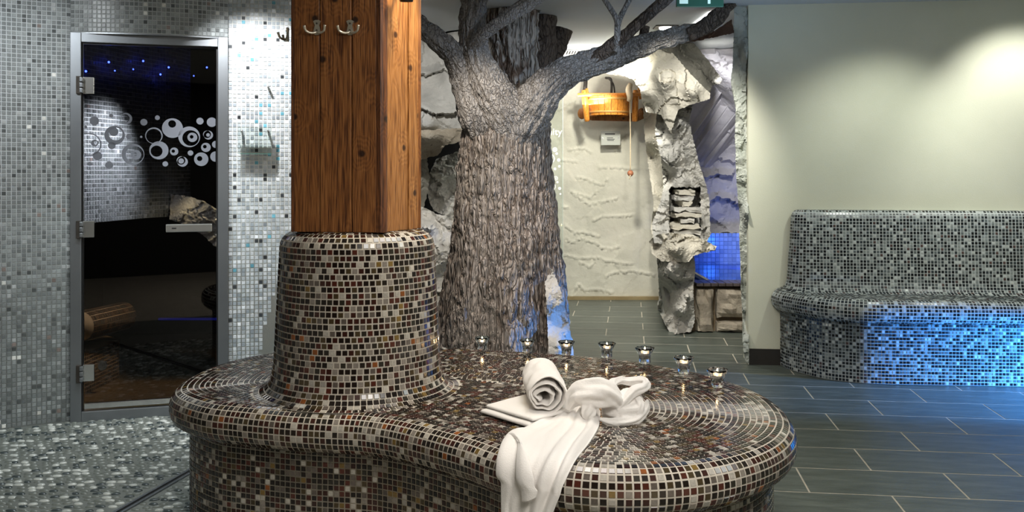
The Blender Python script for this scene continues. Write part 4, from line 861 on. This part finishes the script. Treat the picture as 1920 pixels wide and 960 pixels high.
# ================================================================== BUCKET SHOWER
bs = thing('bucket_shower', 'orange wooden bucket shower on a log bracket high on the back rock wall', 'bucket', P(1145, 215, 8.9)); BY = 8.85
def bp_(x, y, Y=BY): return P(x, y, Y)
bm = None; rt, rbt = 41/F*BY, 36.5/F*BY; zt, zb = bp_(0, 182).z, bp_(0, 217).z; bx = bp_(1142, 0).x
me = {}
NS = 20
for k in range(NS):
    a0, a1 = 2*PI*k/NS+.012, 2*PI*(k+1)/NS-.012; vs = []
    for z, r in ((zb, rbt), (zt, rt)):
        for rr in (r, r-.018):
            for a in (a0, (a0+a1)/2, a1): vs.append((bx+rr*math.cos(a), BY+rr*math.sin(a), z))
    mesh('stave', vs, [(0, 1, 7, 6), (1, 2, 8, 7), (4, 3, 9, 10), (5, 4, 10, 11), (0, 6, 9, 3), (2, 5, 11, 8), (6, 7, 10, 9), (7, 8, 11, 10), (1, 0, 3, 4), (2, 1, 4, 5)], M_bucket, bs)
def hoop(y, w_):
    z = bp_(0, y).z; r = np.interp(z, [zb, zt], [rbt, rt]); lathe('hoop', [(r+.001, z-w_), (r+.006, z-w_), (r+.0065, z+w_), (r+.001, z+w_)], mat('hoop_wood', (.55, .28, .08), .4), bs, 40, Matrix.Translation((bx, BY, 0)))
hoop(187, .009); hoop(211, .009)
lathe('bucket_floor', [(0, zb+.02), (rbt-.01, zb+.02)], M_bucket, bs, 30, Matrix.Translation((bx, BY, 0)))
tube('axle', [bp_(1083, 178, 8.75), bp_(1215, 177, 8.75)], [.017, .017], M_bucket, bs, 12, 6)
for x0_, x1_, n in ((1095, 1101, 1), (1192, 1190, 0)):
    tube('log_bracket', [bp_(x0_, 170, 8.8), bp_((x0_+x1_)/2, 200, 8.77), bp_(x1_, 227, 8.8)], [.026, .030, .026], M_bucket, bs, 12, 5)
    tube('rim_handle', [bp_(x0_+5, 166, 8.85), bp_(x0_+9, 186, 8.84)], [.012, .013], M_bucket, bs, 8, 2)
    bm = bmesh.new(); bmesh.ops.create_uvsphere(bm, u_segments=14, v_segments=10, radius=.042, matrix=Matrix.Translation(bp_(x0_-4 if n else 1203, 213, 8.98))@Matrix.Diagonal((1, .6, 1.3, 1))); bobj('log_end', bm, M_wood2, bs, True)
mesh('back_board', [bp_(x, y, 9.05) for x, y in ((1100, 212), (1200, 212), (1208, 222), (1195, 228), (1110, 226), (1092, 220))]+[bp_(x, y, 8.98) for x, y in ((1100, 212), (1200, 212), (1208, 222), (1195, 228), (1110, 226), (1092, 220))], [tuple(range(5, -1, -1)), tuple(range(6, 12))]+[(i, (i+1) % 6, 6+(i+1) % 6, 6+i) for i in range(6)], M_wood2, bs)
tube('bracket_iron', [bp_(1097, 168, 9.0), bp_(1098, 148, 9.1), bp_(1095, 145, 9.22)], [.022, .02, .02], M_iron, bs, 10, 5)
tube('bracket_iron', [bp_(1203, 168, 9.0), bp_(1206, 158, 9.1)], [.018, .02], M_iron, bs, 10, 4)
tube('water_hose', [bp_(1136, 146, 9.15), bp_(1146, 150, 9.0), bp_(1146, 180, 8.85)], [.012]*3, M_iron, bs, 8, 6); tube('water_hose', [bp_(1140, 146, 9.15), bp_(1150, 158, 9.0), bp_(1153, 180, 8.87)], [.008]*3, M_iron, bs, 8, 6)
tube('rope_knot', [bp_(1182, 158, 8.7), bp_(1179, 168, 8.68), bp_(1181, 182, 8.68), bp_(1178, 190, 8.69)], [.022, .03, .028, .016], M_rope, bs, 12, 5)
for k in range(7): a = -1+2*k/6; tube('rope_fray', [bp_(1182, 162, 8.7), bp_(1182+a*5, 155+abs(a)*2, 8.7)], [.005, .002], M_rope, bs, 5, 3)
tube('rope', [bp_(1181, 188, 8.68), bp_(1182, 250, 8.68), bp_(1182, 321, 8.68)], [.0055]*3, M_rope, bs, 8, 6)
bm = bmesh.new(); bmesh.ops.create_uvsphere(bm, u_segments=18, v_segments=12, radius=.029, matrix=Matrix.Translation(bp_(1182, 325, 8.68))); bobj('pull_ball', bm, M_rust, bs, True); tube('rope_tail', [bp_(1182, 328, 8.66), bp_(1180, 336, 8.66)], [.006, .004], M_rope, bs, 6, 3)
# plate with writing below
def mini_sign(name, lab, x0, y0, x1, y1, Y, lines, pins, mt):
    s = thing(name, lab, 'sign', P((x0+x1)/2, y1, Y)); a, b = P(x0, y1, Y), P(x1, y0, Y); box('plate', (a.x, Y-.006, a.z), (b.x, Y, b.z), mt, s)
    for (u0, u1, v, h) in lines: box('printed_line', (a.x+(b.x-a.x)*u0, Y-.0075, b.z-(b.z-a.z)*v-h), (a.x+(b.x-a.x)*u1, Y-.006, b.z-(b.z-a.z)*v), M_black, s)
    for u, v in pins: bm = bmesh.new(); bmesh.ops.create_cone(bm, cap_ends=True, segments=12, radius1=.009, radius2=.009, depth=.08, matrix=Matrix.Translation((a.x+(b.x-a.x)*u, Y+.03, b.z-(b.z-a.z)*v))@Matrix.Rotation(PI/2, 4, 'X')); bobj('pin', bm, M_chrome, s)
mini_sign('small_sign', 'small clear plate with dark lines of text below the bucket shower', 1127, 246, 1163, 272, 9.12, [(.2, .72, .16, .012), (.3, .62, .45, .006), (.3, .7, .56, .006), (.32, .66, .64, .006)], [(.08, .5), (.9, .5)], mat('plate_clear', (.50, .52, .47), .15))
# acrylic notice on the mosaic wall right of the door
o2 = dp1; d2 = np.array((.97, .24)); d2 = d2/np.linalg.norm(d2); n2 = np.array((d2[1], -d2[0]))
ns_ = thing('acrylic_notice', 'clear acrylic notice pane on steel pins on the bright mosaic wall', 'sign', (o2[0], o2[1], 1.4))
u0, zt_ = on_line(446, 238, o2+n2*.06, d2); u1, zb_ = on_line(510, 288, o2+n2*.06, d2)
MN = Matrix.Translation((o2[0], o2[1], 0))@Matrix(((d2[0], -n2[0], 0, 0), (d2[1], -n2[1], 0, 0), (0, 0, 1, 0), (0, 0, 0, 1)))
box('pane', (u0, -.066, zb_), (u1, -.060, zt_), M_acryl, ns_, MN)
box('pane_edge', (u0, -.0665, zb_-.003), (u1, -.0595, zb_), mat('acrylic_edge', (.10, .22, .18), .2), ns_, MN)
for u, z in ((u0+.02, zt_-.02), (u1-.02, zt_-.02)):
    tube('pin', [MN@Vector((u, -.068, z)), MN@Vector((u, .0, z))], [.006, .006], M_chrome, ns_, 10, 2)
pn = thing('wall_pin', 'single steel pin on the mosaic wall above the acrylic notice', 'pin', (o2[0], o2[1], 1.8)); u, z = on_line(503, 163, o2+n2*.05, d2); tube('pin', [MN@Vector((u, -.05, z)), MN@Vector((u, 0, z))], [.006, .006], M_chrome, pn, 10, 2)
# glass panel beside the tree
gp = thing('glass_panel', 'clear glass panel with white printed circles, right behind the tree trunk', 'glass panel', P(1000, 480, 8.2)); gY = 8.2
a, b = P(985, 640, gY), P(1055, 120, gY); box('pane', (a.x, gY, .02), (b.x, gY+.008, 2.1), M_acryl, gp)
box('pane_edge', (b.x, gY, .02), (b.x+.003, gY+.008, 2.1), mat('glass_edge', (.55, .65, .6), .2), gp)
for (x, y, r, r2) in ((162, 322, 17, 11), (162, 322, 6, 0), (175, 352, 9, 0), (125, 390, 36, 30), (190, 400, 12, 0), (195, 447, 9, 0), (163, 467, 10, 0), (168, 537, 16, 12), (168, 537, 6, 0), (181, 566, 8, 0), (197, 613, 11, 0), (203, 655, 7, 0), (140, 600, 28, 24)):
    c = P(1000+x/4, 200+y/4, gY-.002); R = r/4/F*gY; R2 = r2/4/F*gY; n = 24
    vs = [(c.x+q*math.cos(2*PI*j/n), yy, c.z+q*math.sin(2*PI*j/n)) for yy in (gY-.002, gY-.0005) for q in (R, R2) for j in range(n)]
    mesh('printed_circle', vs, [(j, (j+1) % n, n+(j+1) % n, n+j) for j in range(n)]+[(2*n+j, 3*n+j, 3*n+(j+1) % n, 2*n+(j+1) % n) for j in range(n)]+[(j, 2*n+j, 2*n+(j+1) % n, (j+1) % n) for j in range(n)], M_printw, gp)
tx = bpy.data.curves.new('lettering', 'FONT'); tx.body = 'nity'; tx.size = .085; tx.extrude = .0008; to = bpy.data.objects.new('lettering', tx); C.objects.link(to); tx.materials.append(M_printw)
dg = bpy.context.evaluated_depsgraph_get(); lm = bpy.data.meshes.new_from_object(to.evaluated_get(dg)); bpy.data.objects.remove(to)
pl = P(1027, 253, gY-.003); lm.transform(Matrix.Translation(pl)@Matrix.Rotation(PI/2, 4, 'X')); lm.name = 'lettering'; link('lettering', lm, M_printw, gp)

# ================================================================== CEILING FITTINGS
def ceil_at(px, py): Y = F*(CEIL-CZ)/(HY-py); return (px-HX)/F*Y, Y
x, y = ceil_at(1248, 50); dl_ = thing('downlight', 'square recessed downlight glowing above the big branch', 'lamp', (x, y, CEIL))
box('trim', (x-.085, y-.085, CEIL-.008), (x+.085, y+.085, CEIL-.001), M_iron, dl_); lathe('lamp_disc', [(0, CEIL-.020), (.045, CEIL-.020), (.05, CEIL-.008)], M_lamp, dl_, 24, Matrix.Translation((x, y, 0)))
x, y = ceil_at(1082, 97); vt = thing('ceiling_vent', 'white slatted ceiling vent between tree stub and branch', 'vent', (x, y, CEIL))
box('backing', (x-.15, y-.15, CEIL-.003), (x+.15, y+.15, CEIL-.001), M_black, vt)
for lo, hi in (((-.16, -.16), (.16, -.14)), ((-.16, .14), (.16, .16)), ((-.16, -.16), (-.14, .16)), ((.14, -.16), (.16, .16))): box('frame', (x+lo[0], y+lo[1], CEIL-.010), (x+hi[0], y+hi[1], CEIL-.001), M_white, vt)
for k in range(11): box('slat', (x-.134+k*.0245, y-.14, CEIL-.009), (x-.124+k*.0245, y+.14, CEIL-.002), M_white, vt)
x0_, y0_ = ceil_at(1305, 44); x1_, y1_ = ceil_at(1339, 21); tag(mesh('light_strip', [(x0_-.01, y0_, CEIL-.002), (x0_+.03, y0_, CEIL-.002), (x1_+.02, y1_, CEIL-.002), (x1_-.02, y1_, CEIL-.002), (x0_-.01, y0_, CEIL-.012), (x0_+.03, y0_, CEIL-.012), (x1_+.02, y1_, CEIL-.012), (x1_-.02, y1_, CEIL-.012)], [(0, 1, 2, 3), (7, 6, 5, 4), (0, 4, 5, 1), (1, 5, 6, 2), (2, 6, 7, 3), (3, 7, 4, 0)], M_lamp), 'bright slanted light strip in the ceiling above the branch tip', 'lamp')
es = thing('exit_sign', 'green emergency exit sign hanging at the top edge above the branch tip', 'sign', P(1313, 0, 5.4)); Ye = 5.4
a, b = P(1269, 12, Ye), P(1357, -30, Ye); box('sign_box', (a.x, Ye, a.z), (b.x, Ye+.03, b.z), M_green, es, None, .002)
a1, b1 = P(1274, 7, Ye), P(1290, -26, Ye); box('pictogram_panel', (a1.x, Ye-.002, a1.z), (b1.x, Ye+.001, b1.z), M_greenw, es); a1, b1 = P(1327, 7, Ye), P(1332, -26, Ye); box('pictogram_door', (a1.x, Ye-.002, a1.z), (b1.x, Ye+.001, b1.z), M_greenw, es)
for u in (a.x+.03, b.x-.03): tube('hanger', [(u, Ye+.015, b.z), (u, Ye+.015, CEIL)], [.003]*2, M_chrome, es, 6, 2)

# ================================================================== CANDLES
def candle_proto(loc, lab, s):
    t = thing('tealight_holder', lab, 'candle', loc, 'glass tealight holders along the back rim of the mosaic bench'); T = Matrix.Translation(loc)@Matrix.Diagonal((s, s, s*1.18, 1))
    outer = [(0, .0), (.020, .0), (.0235, .004), (.0225, .012), (.0235, .026), (.0265, .033), (.032, .043), (.0385, .055)]
    inner = [(.0362, .0555), (.030, .046), (.0245, .038), (.0215, .030), (.0205, .016), (0, .014)]
    def md(a, i): return 1+.075*math.cos(8*a)*(1 if 5 <= i <= 8 else .35)
    lathe('glass_bowl', outer+inner, M_glass, t, 64, T, md)
    lathe('metal_cup', [(0, .017), (.0185, .017), (.0190, .036), (.0196, .0365), (.0186, .037), (.0182, .030)], M_cup, t, 28, T)
    lathe('wax', [(0, .0318), (.018, .031), (.018, .025), (0, .025)], M_wax, t, 20, T)
    tube('wick', [T@Vector((0, 0, .031)), T@Vector((.0008, 0, .038))], [.0008*s]*2, M_black, t, 6, 2)
    lathe('flame', [(0, .036), (.0026, .039), (.0036, .043), (.0030, .048), (.0014, .054), (0, .058)], M_flame, t, 12, T)
    l = bpy.data.lights.new('candle_glow', 'POINT'); l.energy = .35; l.color = (1, .62, .3); l.shadow_soft_size = .004
    o = bpy.data.objects.new('candle_glow', l); C.objects.link(o); o.parent = t; o.location = (0, 0, .066*s)
CP = [(904, 657, .84), (989, 662, .84), (1062, 667, .90), (1138, 672, .95), (1209, 683, 1), (1282, 702, 1), (1345, 727, 1)]
CL = ['leftmost glass tealight holder, nearest the tiled pedestal', 'second glass tealight holder from the pedestal, before the tree trunk', 'third glass tealight holder from the pedestal, before the blue rock', 'middle glass tealight holder of the row of seven', 'third glass tealight holder from the right end of the row', 'second glass tealight holder from the right end of the row', 'rightmost glass tealight holder, nearest the camera']
for (x, y, s), lb in zip(CP, CL): p = onz(x, y-2, SZ+.003); candle_proto(p, lb, s)

# ================================================================== TOWELS
TZ = SZ+.003
def slab(bm, pts, z, th, seed, puff=.003):
    # rounded cloth slab over a convex quad
    q = [Vector((*p, 0)) for p in pts]; n = 26; R = []
    for side in (1, -1):
        for i in range(n+1):
            for j in range(n+1):
                u, v = i/n, j/n; p = q[0].lerp(q[1], u).lerp(q[3].lerp(q[2], u), v)
                e = min(u, 1-u, v, 1-v)*8; k = math.sqrt(max(0, 1-(1-min(e, 1))**2)); p.z = z+th/2+side*(th/2*k)+puff*noise.noise(p*9+Vector((seed, 0, side)))*k*(side > 0)
                R.append(bm.verts.new(p))
    N1 = (n+1)**2
    for s in (0, 1):
        for i in range(n):
            for j in range(n): a = s*N1+i*(n+1)+j; f = [R[a], R[a+1], R[a+n+2], R[a+n+1]]; bm.faces.new(f if s else f[::-1])
a = onz(897, 776, TZ); b = onz(992, 806, TZ); c = onz(1092, 778, TZ); d = onz(985, 752, TZ)
bm = bmesh.new(); P4 = [(a.x, a.y), (b.x, b.y), (c.x, c.y), (d.x, d.y)]; cc_ = np.mean(P4, 0)
slab(bm, P4, TZ, .017, 1); slab(bm, [tuple(cc_+(np.array(p)-cc_)*.96+np.array((.012, .008))) for p in P4], TZ+.015, .017, 2)
bmesh.ops.remove_doubles(bm, verts=bm.verts, dist=.0002)
tag(bobj('folded_towel', bm, M_towel, None, True), 'white towel folded flat on the mosaic seat under the rolled one', 'towel')
# rolled towel
def spiral_roll():
    ax0 = Vector((.113, 2.965, TZ+.030+.058)); ax1 = Vector((.095, 3.24, TZ+.030+.060)); d = (ax1-ax0).normalized(); sd = Vector((0, 0, 1)).cross(d).normalized(); up = d.cross(sd)
    n = 150; turns = 2.9; m = 30; th = .0050; vs, fs = [], []
    def rad(t): return .010+(.062-.010)*(t**.85)+.0035*math.sin(t*19)*(1-t)
    for j in range(m+1):
        v = j/m
        for k, off in ((0, th), (1, -th)):
            for i in range(n+1):
                t = i/n; a = -2*PI*turns*(1-t)-1.9; r = rad(t)+off*(1 if k == 0 else 1)
                endr = math.sqrt(max(.02, 1-max(0, (.06-min(v, 1-v))/.06)**2)); r = rad(t)+off*endr
                p = ax0.lerp(ax1, v)+(sd*math.cos(a)*r*.98+up*math.sin(a)*r*1.03)
                p += d*(.010*(noise.noise(Vector((a*.8, 3, 0))))*(1-2*v)+(-.006*(1-t) if v < .5 else .006*(1-t)))*(1)
                p += (sd*math.cos(a)+up*math.sin(a))*.006*noise.noise(Vector((math.cos(a)*2, math.sin(a)*2, v*5))); q_ = 1-t; p += (sd*.55-up*.35)*.026*q_*(1-v*.5)+sd*(sd.dot(p-ax0.lerp(ax1, v)))*.35*q_-up*(up.dot(p-ax0.lerp(ax1, v)))*.15*q_
                vs.append(p)
    W = 2*(n+1)
    for j in range(m):
        for i in range(n):
            a = j*W+i; fs.append((a, a+1, a+W+1, a+W)); b = a+n+1; fs.append((b, b+W, b+W+1, b+1))
        a = j*W; fs.append((a, a+W, a+W+n+1, a+n+1)); b = j*W+n; fs.append((b, b+n+1, b+n+1+W, b+W))
    for i in range(n):
        fs.append((i, i+n+1, i+n+2, i+1)); b = m*W+i; fs.append((b, b+1, b+n+2, b+n+1))
    o = mesh('rolled_towel', vs, fs, M_towel, None, True); md = o.modifiers.new('s', 'SUBSURF'); md.levels = 1; md.render_levels = 1; return o
tag(spiral_roll(), 'white towel rolled up, lying on the folded towel on the mosaic seat', 'towel')
# knotted towel with draped end
kt = thing('draped_towel', 'white towel knotted into a bundle with one end hanging over the bench edge', 'towel', (.2, 2.95, SZ))
outer = SBn.at(np.linspace(0, .62, 500), .072, 0)[:, :2]; outer = outer[(outer[:, 1] < 3.3) & (outer[:, 0] > -1)]; oo = outer[np.argsort(outer[:, 0])]
def Yf(X): return float(np.interp(X, oo[:, 0], oo[:, 1]))
o_ = Vector((0, 0, CZ))
def surf(px, py, lift):
    d = P(px, py, 1)-o_; h = BV.ray_cast(o_, d.normalized()); best = None
    X = .1; Y = 2.6
    for _ in range(12): X = (px-HX)/F*Y; Y = Yf(X)
    Yh = Y
    p = h[0]
    if p is None or p.y > Yh and p.z < .42: p = P(px, py, Yh); return p+Vector((-.15, -1, .05)).normalized()*lift
    return p+h[1]*lift*(1 if h[1].dot(d) < 0 else -1)
rowsL = [[(1058, 776), (1075, 772), (1093, 770), (1110, 770), (1125, 776)],
         [(1030, 790), (1052, 786), (1080, 786), (1103, 786), (1125, 792)],
         [(995, 808), (1030, 803), (1066, 806), (1098, 806), (1122, 808)],
         [(952, 830), (1000, 824), (1048, 828), (1080, 832), (1106, 832)],
         [(944, 858), (985, 852), (1030, 856), (1062, 858), (1084, 860)],
         [(943, 890), (978, 888), (1015, 890), (1046, 892), (1066, 894)],
         [(943, 925), (972, 925), (1003, 926), (1030, 928), (1050, 930)],
         [(944, 965), (968, 966), (992, 968), (1015, 970), (1034, 972)],
         [(946, 1010), (966, 1012), (986, 1014), (1004, 1016), (1020, 1018)]]
G = np.array(rowsL, float); nu, nv = 110, 84
def gi(s, t):
    x = s*(len(rowsL)-1); i = min(int(x), len(rowsL)-2); fx = x-i; fx = fx
    def row(i): i = min(max(i, 0), len(rowsL)-1); r = G[i]; y = t*4; j = min(int(y), 3); return r[j]*(1-(y-j))+r[j+1]*(y-j)
    p0, p1, p2, p3 = row(i-1), row(i), row(i+1), row(i+2); return .5*((2*p1)+(-p0+p2)*fx+(2*p0-5*p1+4*p2-p3)*fx**2+(-p0+3*p1-3*p2+p3)*fx**3)
vs, fs = [], []
for i in range(nu+1):
    s = i/nu
    for j in range(nv+1):
        t = j/nv; px_, py_ = gi(s, t); fold = 0
        for c0, c1, w_, amp in ((.30, .22, .10, .010), (.62, .60, .07, .020), (.84, .86, .07, .017), (.05, .04, .10, .014), (.47, .42, .06, .008)):
            cc1 = c0+(c1-c0)*s; fold += amp*math.exp(-((t-cc1)/w_)**2)
        fade = 1 if s > .12 else .5+4*s
        bunch = max(0, 1-s/.28); lift = .006+fold*(.75+.8*bunch)*fade+.022*bunch**1.2*(1-(2*t-1)**2)+.007*noise.noise(Vector((s*3.5, t*6, 2)))+.0035*noise.noise(Vector((s*6+t*3, t*16, 5)))
        if s > .32 and t < .30: lift += .012*(1-t/.30)
        vs.append(surf(px_, py_, lift))
W = nv+1
for i in range(nu):
    for j in range(nv): a = i*W+j; fs.append((a, a+1, a+W+1, a+W))
V = np.array([list(v) for v in vs]).reshape(nu+1, nv+1, 3)
for _ in range(5):
    Vp = np.pad(V, ((1, 1), (1, 1), (0, 0)), 'edge'); V = (Vp[:-2, 1:-1]+Vp[2:, 1:-1]+Vp[1:-1, :-2]+Vp[1:-1, 2:]+2*V)/6
dr_ = mesh('hanging_end', V.reshape(-1, 3), fs, M_towel, kt, True)
md = dr_.modifiers.new('s', 'SOLIDIFY'); md.thickness = .005; md.offset = -.5
# turned-back corner flap on the drape
def flap():
    rows_ = [[(952, 832), (962, 835), (974, 846)], [(975, 845), (985, 856), (1002, 880)], [(978, 870), (992, 884), (1012, 900)], [(980, 900), (996, 908), (1012, 916)], [(982, 938), (994, 934), (1008, 926)]]
    g = np.array(rows_, float); n1, n2 = 30, 20; vs, fs = [], []
    for i in range(n1+1):
        x = i/n1*4; a = min(int(x), 3); fx = x-a
        for j in range(n2+1):
            y = j/n2*2; b = min(int(y), 1); fy = y-b
            p = (g[a, b]*(1-fy)+g[a, b+1]*fy)*(1-fx)+(g[a+1, b]*(1-fy)+g[a+1, b+1]*fy)*fx
            vs.append(surf(p[0], p[1], .030+.008*math.sin(PI*j/n2)))
    V = np.array([list(v) for v in vs]).reshape(n1+1, n2+1, 3)
    for _ in range(4): Vp = np.pad(V, ((1, 1), (1, 1), (0, 0)), 'edge'); V = (Vp[:-2, 1:-1]+Vp[2:, 1:-1]+Vp[1:-1, :-2]+Vp[1:-1, 2:]+2*V)/6
    fs = [(i*(n2+1)+j, i*(n2+1)+j+1, (i+1)*(n2+1)+j+1, (i+1)*(n2+1)+j) for i in range(n1) for j in range(n2)]
    o = mesh('turned_corner', V.reshape(-1, 3), fs, M_towel, kt, True); md = o.modifiers.new('s', 'SOLIDIFY'); md.thickness = .005; md.offset = 0
flap()
# bundle: cloth strands fused
bm = bmesh.new()
def strand(pts, n=40, sub=8, flat=1.0):
    pp = np.array([[*P(x, y, Y), r/F*Y] for x, y, Y, r in pts]); cpt = catmull(pp, sub); rings = []; up = None
    for i, q in enumerate(cpt):
        p = Vector(q[:3]); t = (Vector(cpt[min(i+1, len(cpt)-1)][:3])-Vector(cpt[max(i-1, 0)][:3])).normalized()
        if up is None: up = t.cross(Vector((0, 1, .2))).normalized()
        up = (up-t*up.dot(t)).normalized(); sd = t.cross(up); e = math.sin(PI*min(max(i/(len(cpt)-1), .03), .97))**.35
        rings.append([bm.verts.new(p+(up*math.cos(2*PI*k/n)+sd*math.sin(2*PI*k/n)*flat)*q[3]*e*(1+.13*math.sin(2*PI*k/n*5+i*.13)+.05*math.sin(2*PI*k/n*9-i*.2))) for k in range(n)])
    for A_, B__ in zip(rings, rings[1:]):
        for k in range(n): bm.faces.new([A_[k], A_[(k+1) % n], B__[(k+1) % n], B__[k]])
    bm.faces.new(rings[0][::-1]); bm.faces.new(rings[-1])
strand([(1066, 768, 2.97, 14), (1078, 745, 2.97, 24), (1100, 738, 2.96, 26), (1128, 738, 2.96, 27), (1150, 748, 2.96, 22), (1166, 768, 2.97, 12)])
strand([(1095, 786, 2.93, 10), (1102, 772, 2.94, 14), (1112, 758, 2.95, 14)])
strand([(1128, 770, 3.0, 22), (1160, 768, 3.0, 34), (1190, 765, 3.02, 33), (1208, 765, 3.03, 22)])
strand([(1124, 785, 2.93, 8), (1150, 792, 2.93, 10), (1185, 788, 2.95, 11), (1208, 770, 2.98, 10), (1214, 750, 3.02, 7)])
strand([(1158, 770, 2.95, 7), (1172, 752, 2.96, 11), (1188, 735, 2.98, 11), (1204, 728, 3.0, 10), (1212, 722, 3.04, 8), (1206, 715, 3.08, 8), (1180, 716, 3.10, 8), (1160, 714, 3.08, 8), (1148, 720, 3.03, 9), (1156, 733, 2.99, 9), (1166, 748, 2.96, 9)])
strand([(1190, 742, 2.99, 8), (1200, 760, 2.97, 9), (1196, 778, 2.95, 8)])
bmesh.ops.recalc_face_normals(bm, faces=bm.faces)
kn = bobj('towel_bundle', bm, M_towel, kt, True)
md = kn.modifiers.new('r', 'REMESH'); md.mode = 'VOXEL'; md.voxel_size = .0022; md.use_smooth_shade = True
md = kn.modifiers.new('m', 'SMOOTH'); md.factor = .5; md.iterations = 4
tex = bpy.data.textures.new('cloth_folds', 'CLOUDS'); tex.noise_scale = .045; md = kn.modifiers.new('d', 'DISPLACE'); md.texture = tex; md.strength = .008; md.mid_level = .5; md.texture_coords = 'GLOBAL'
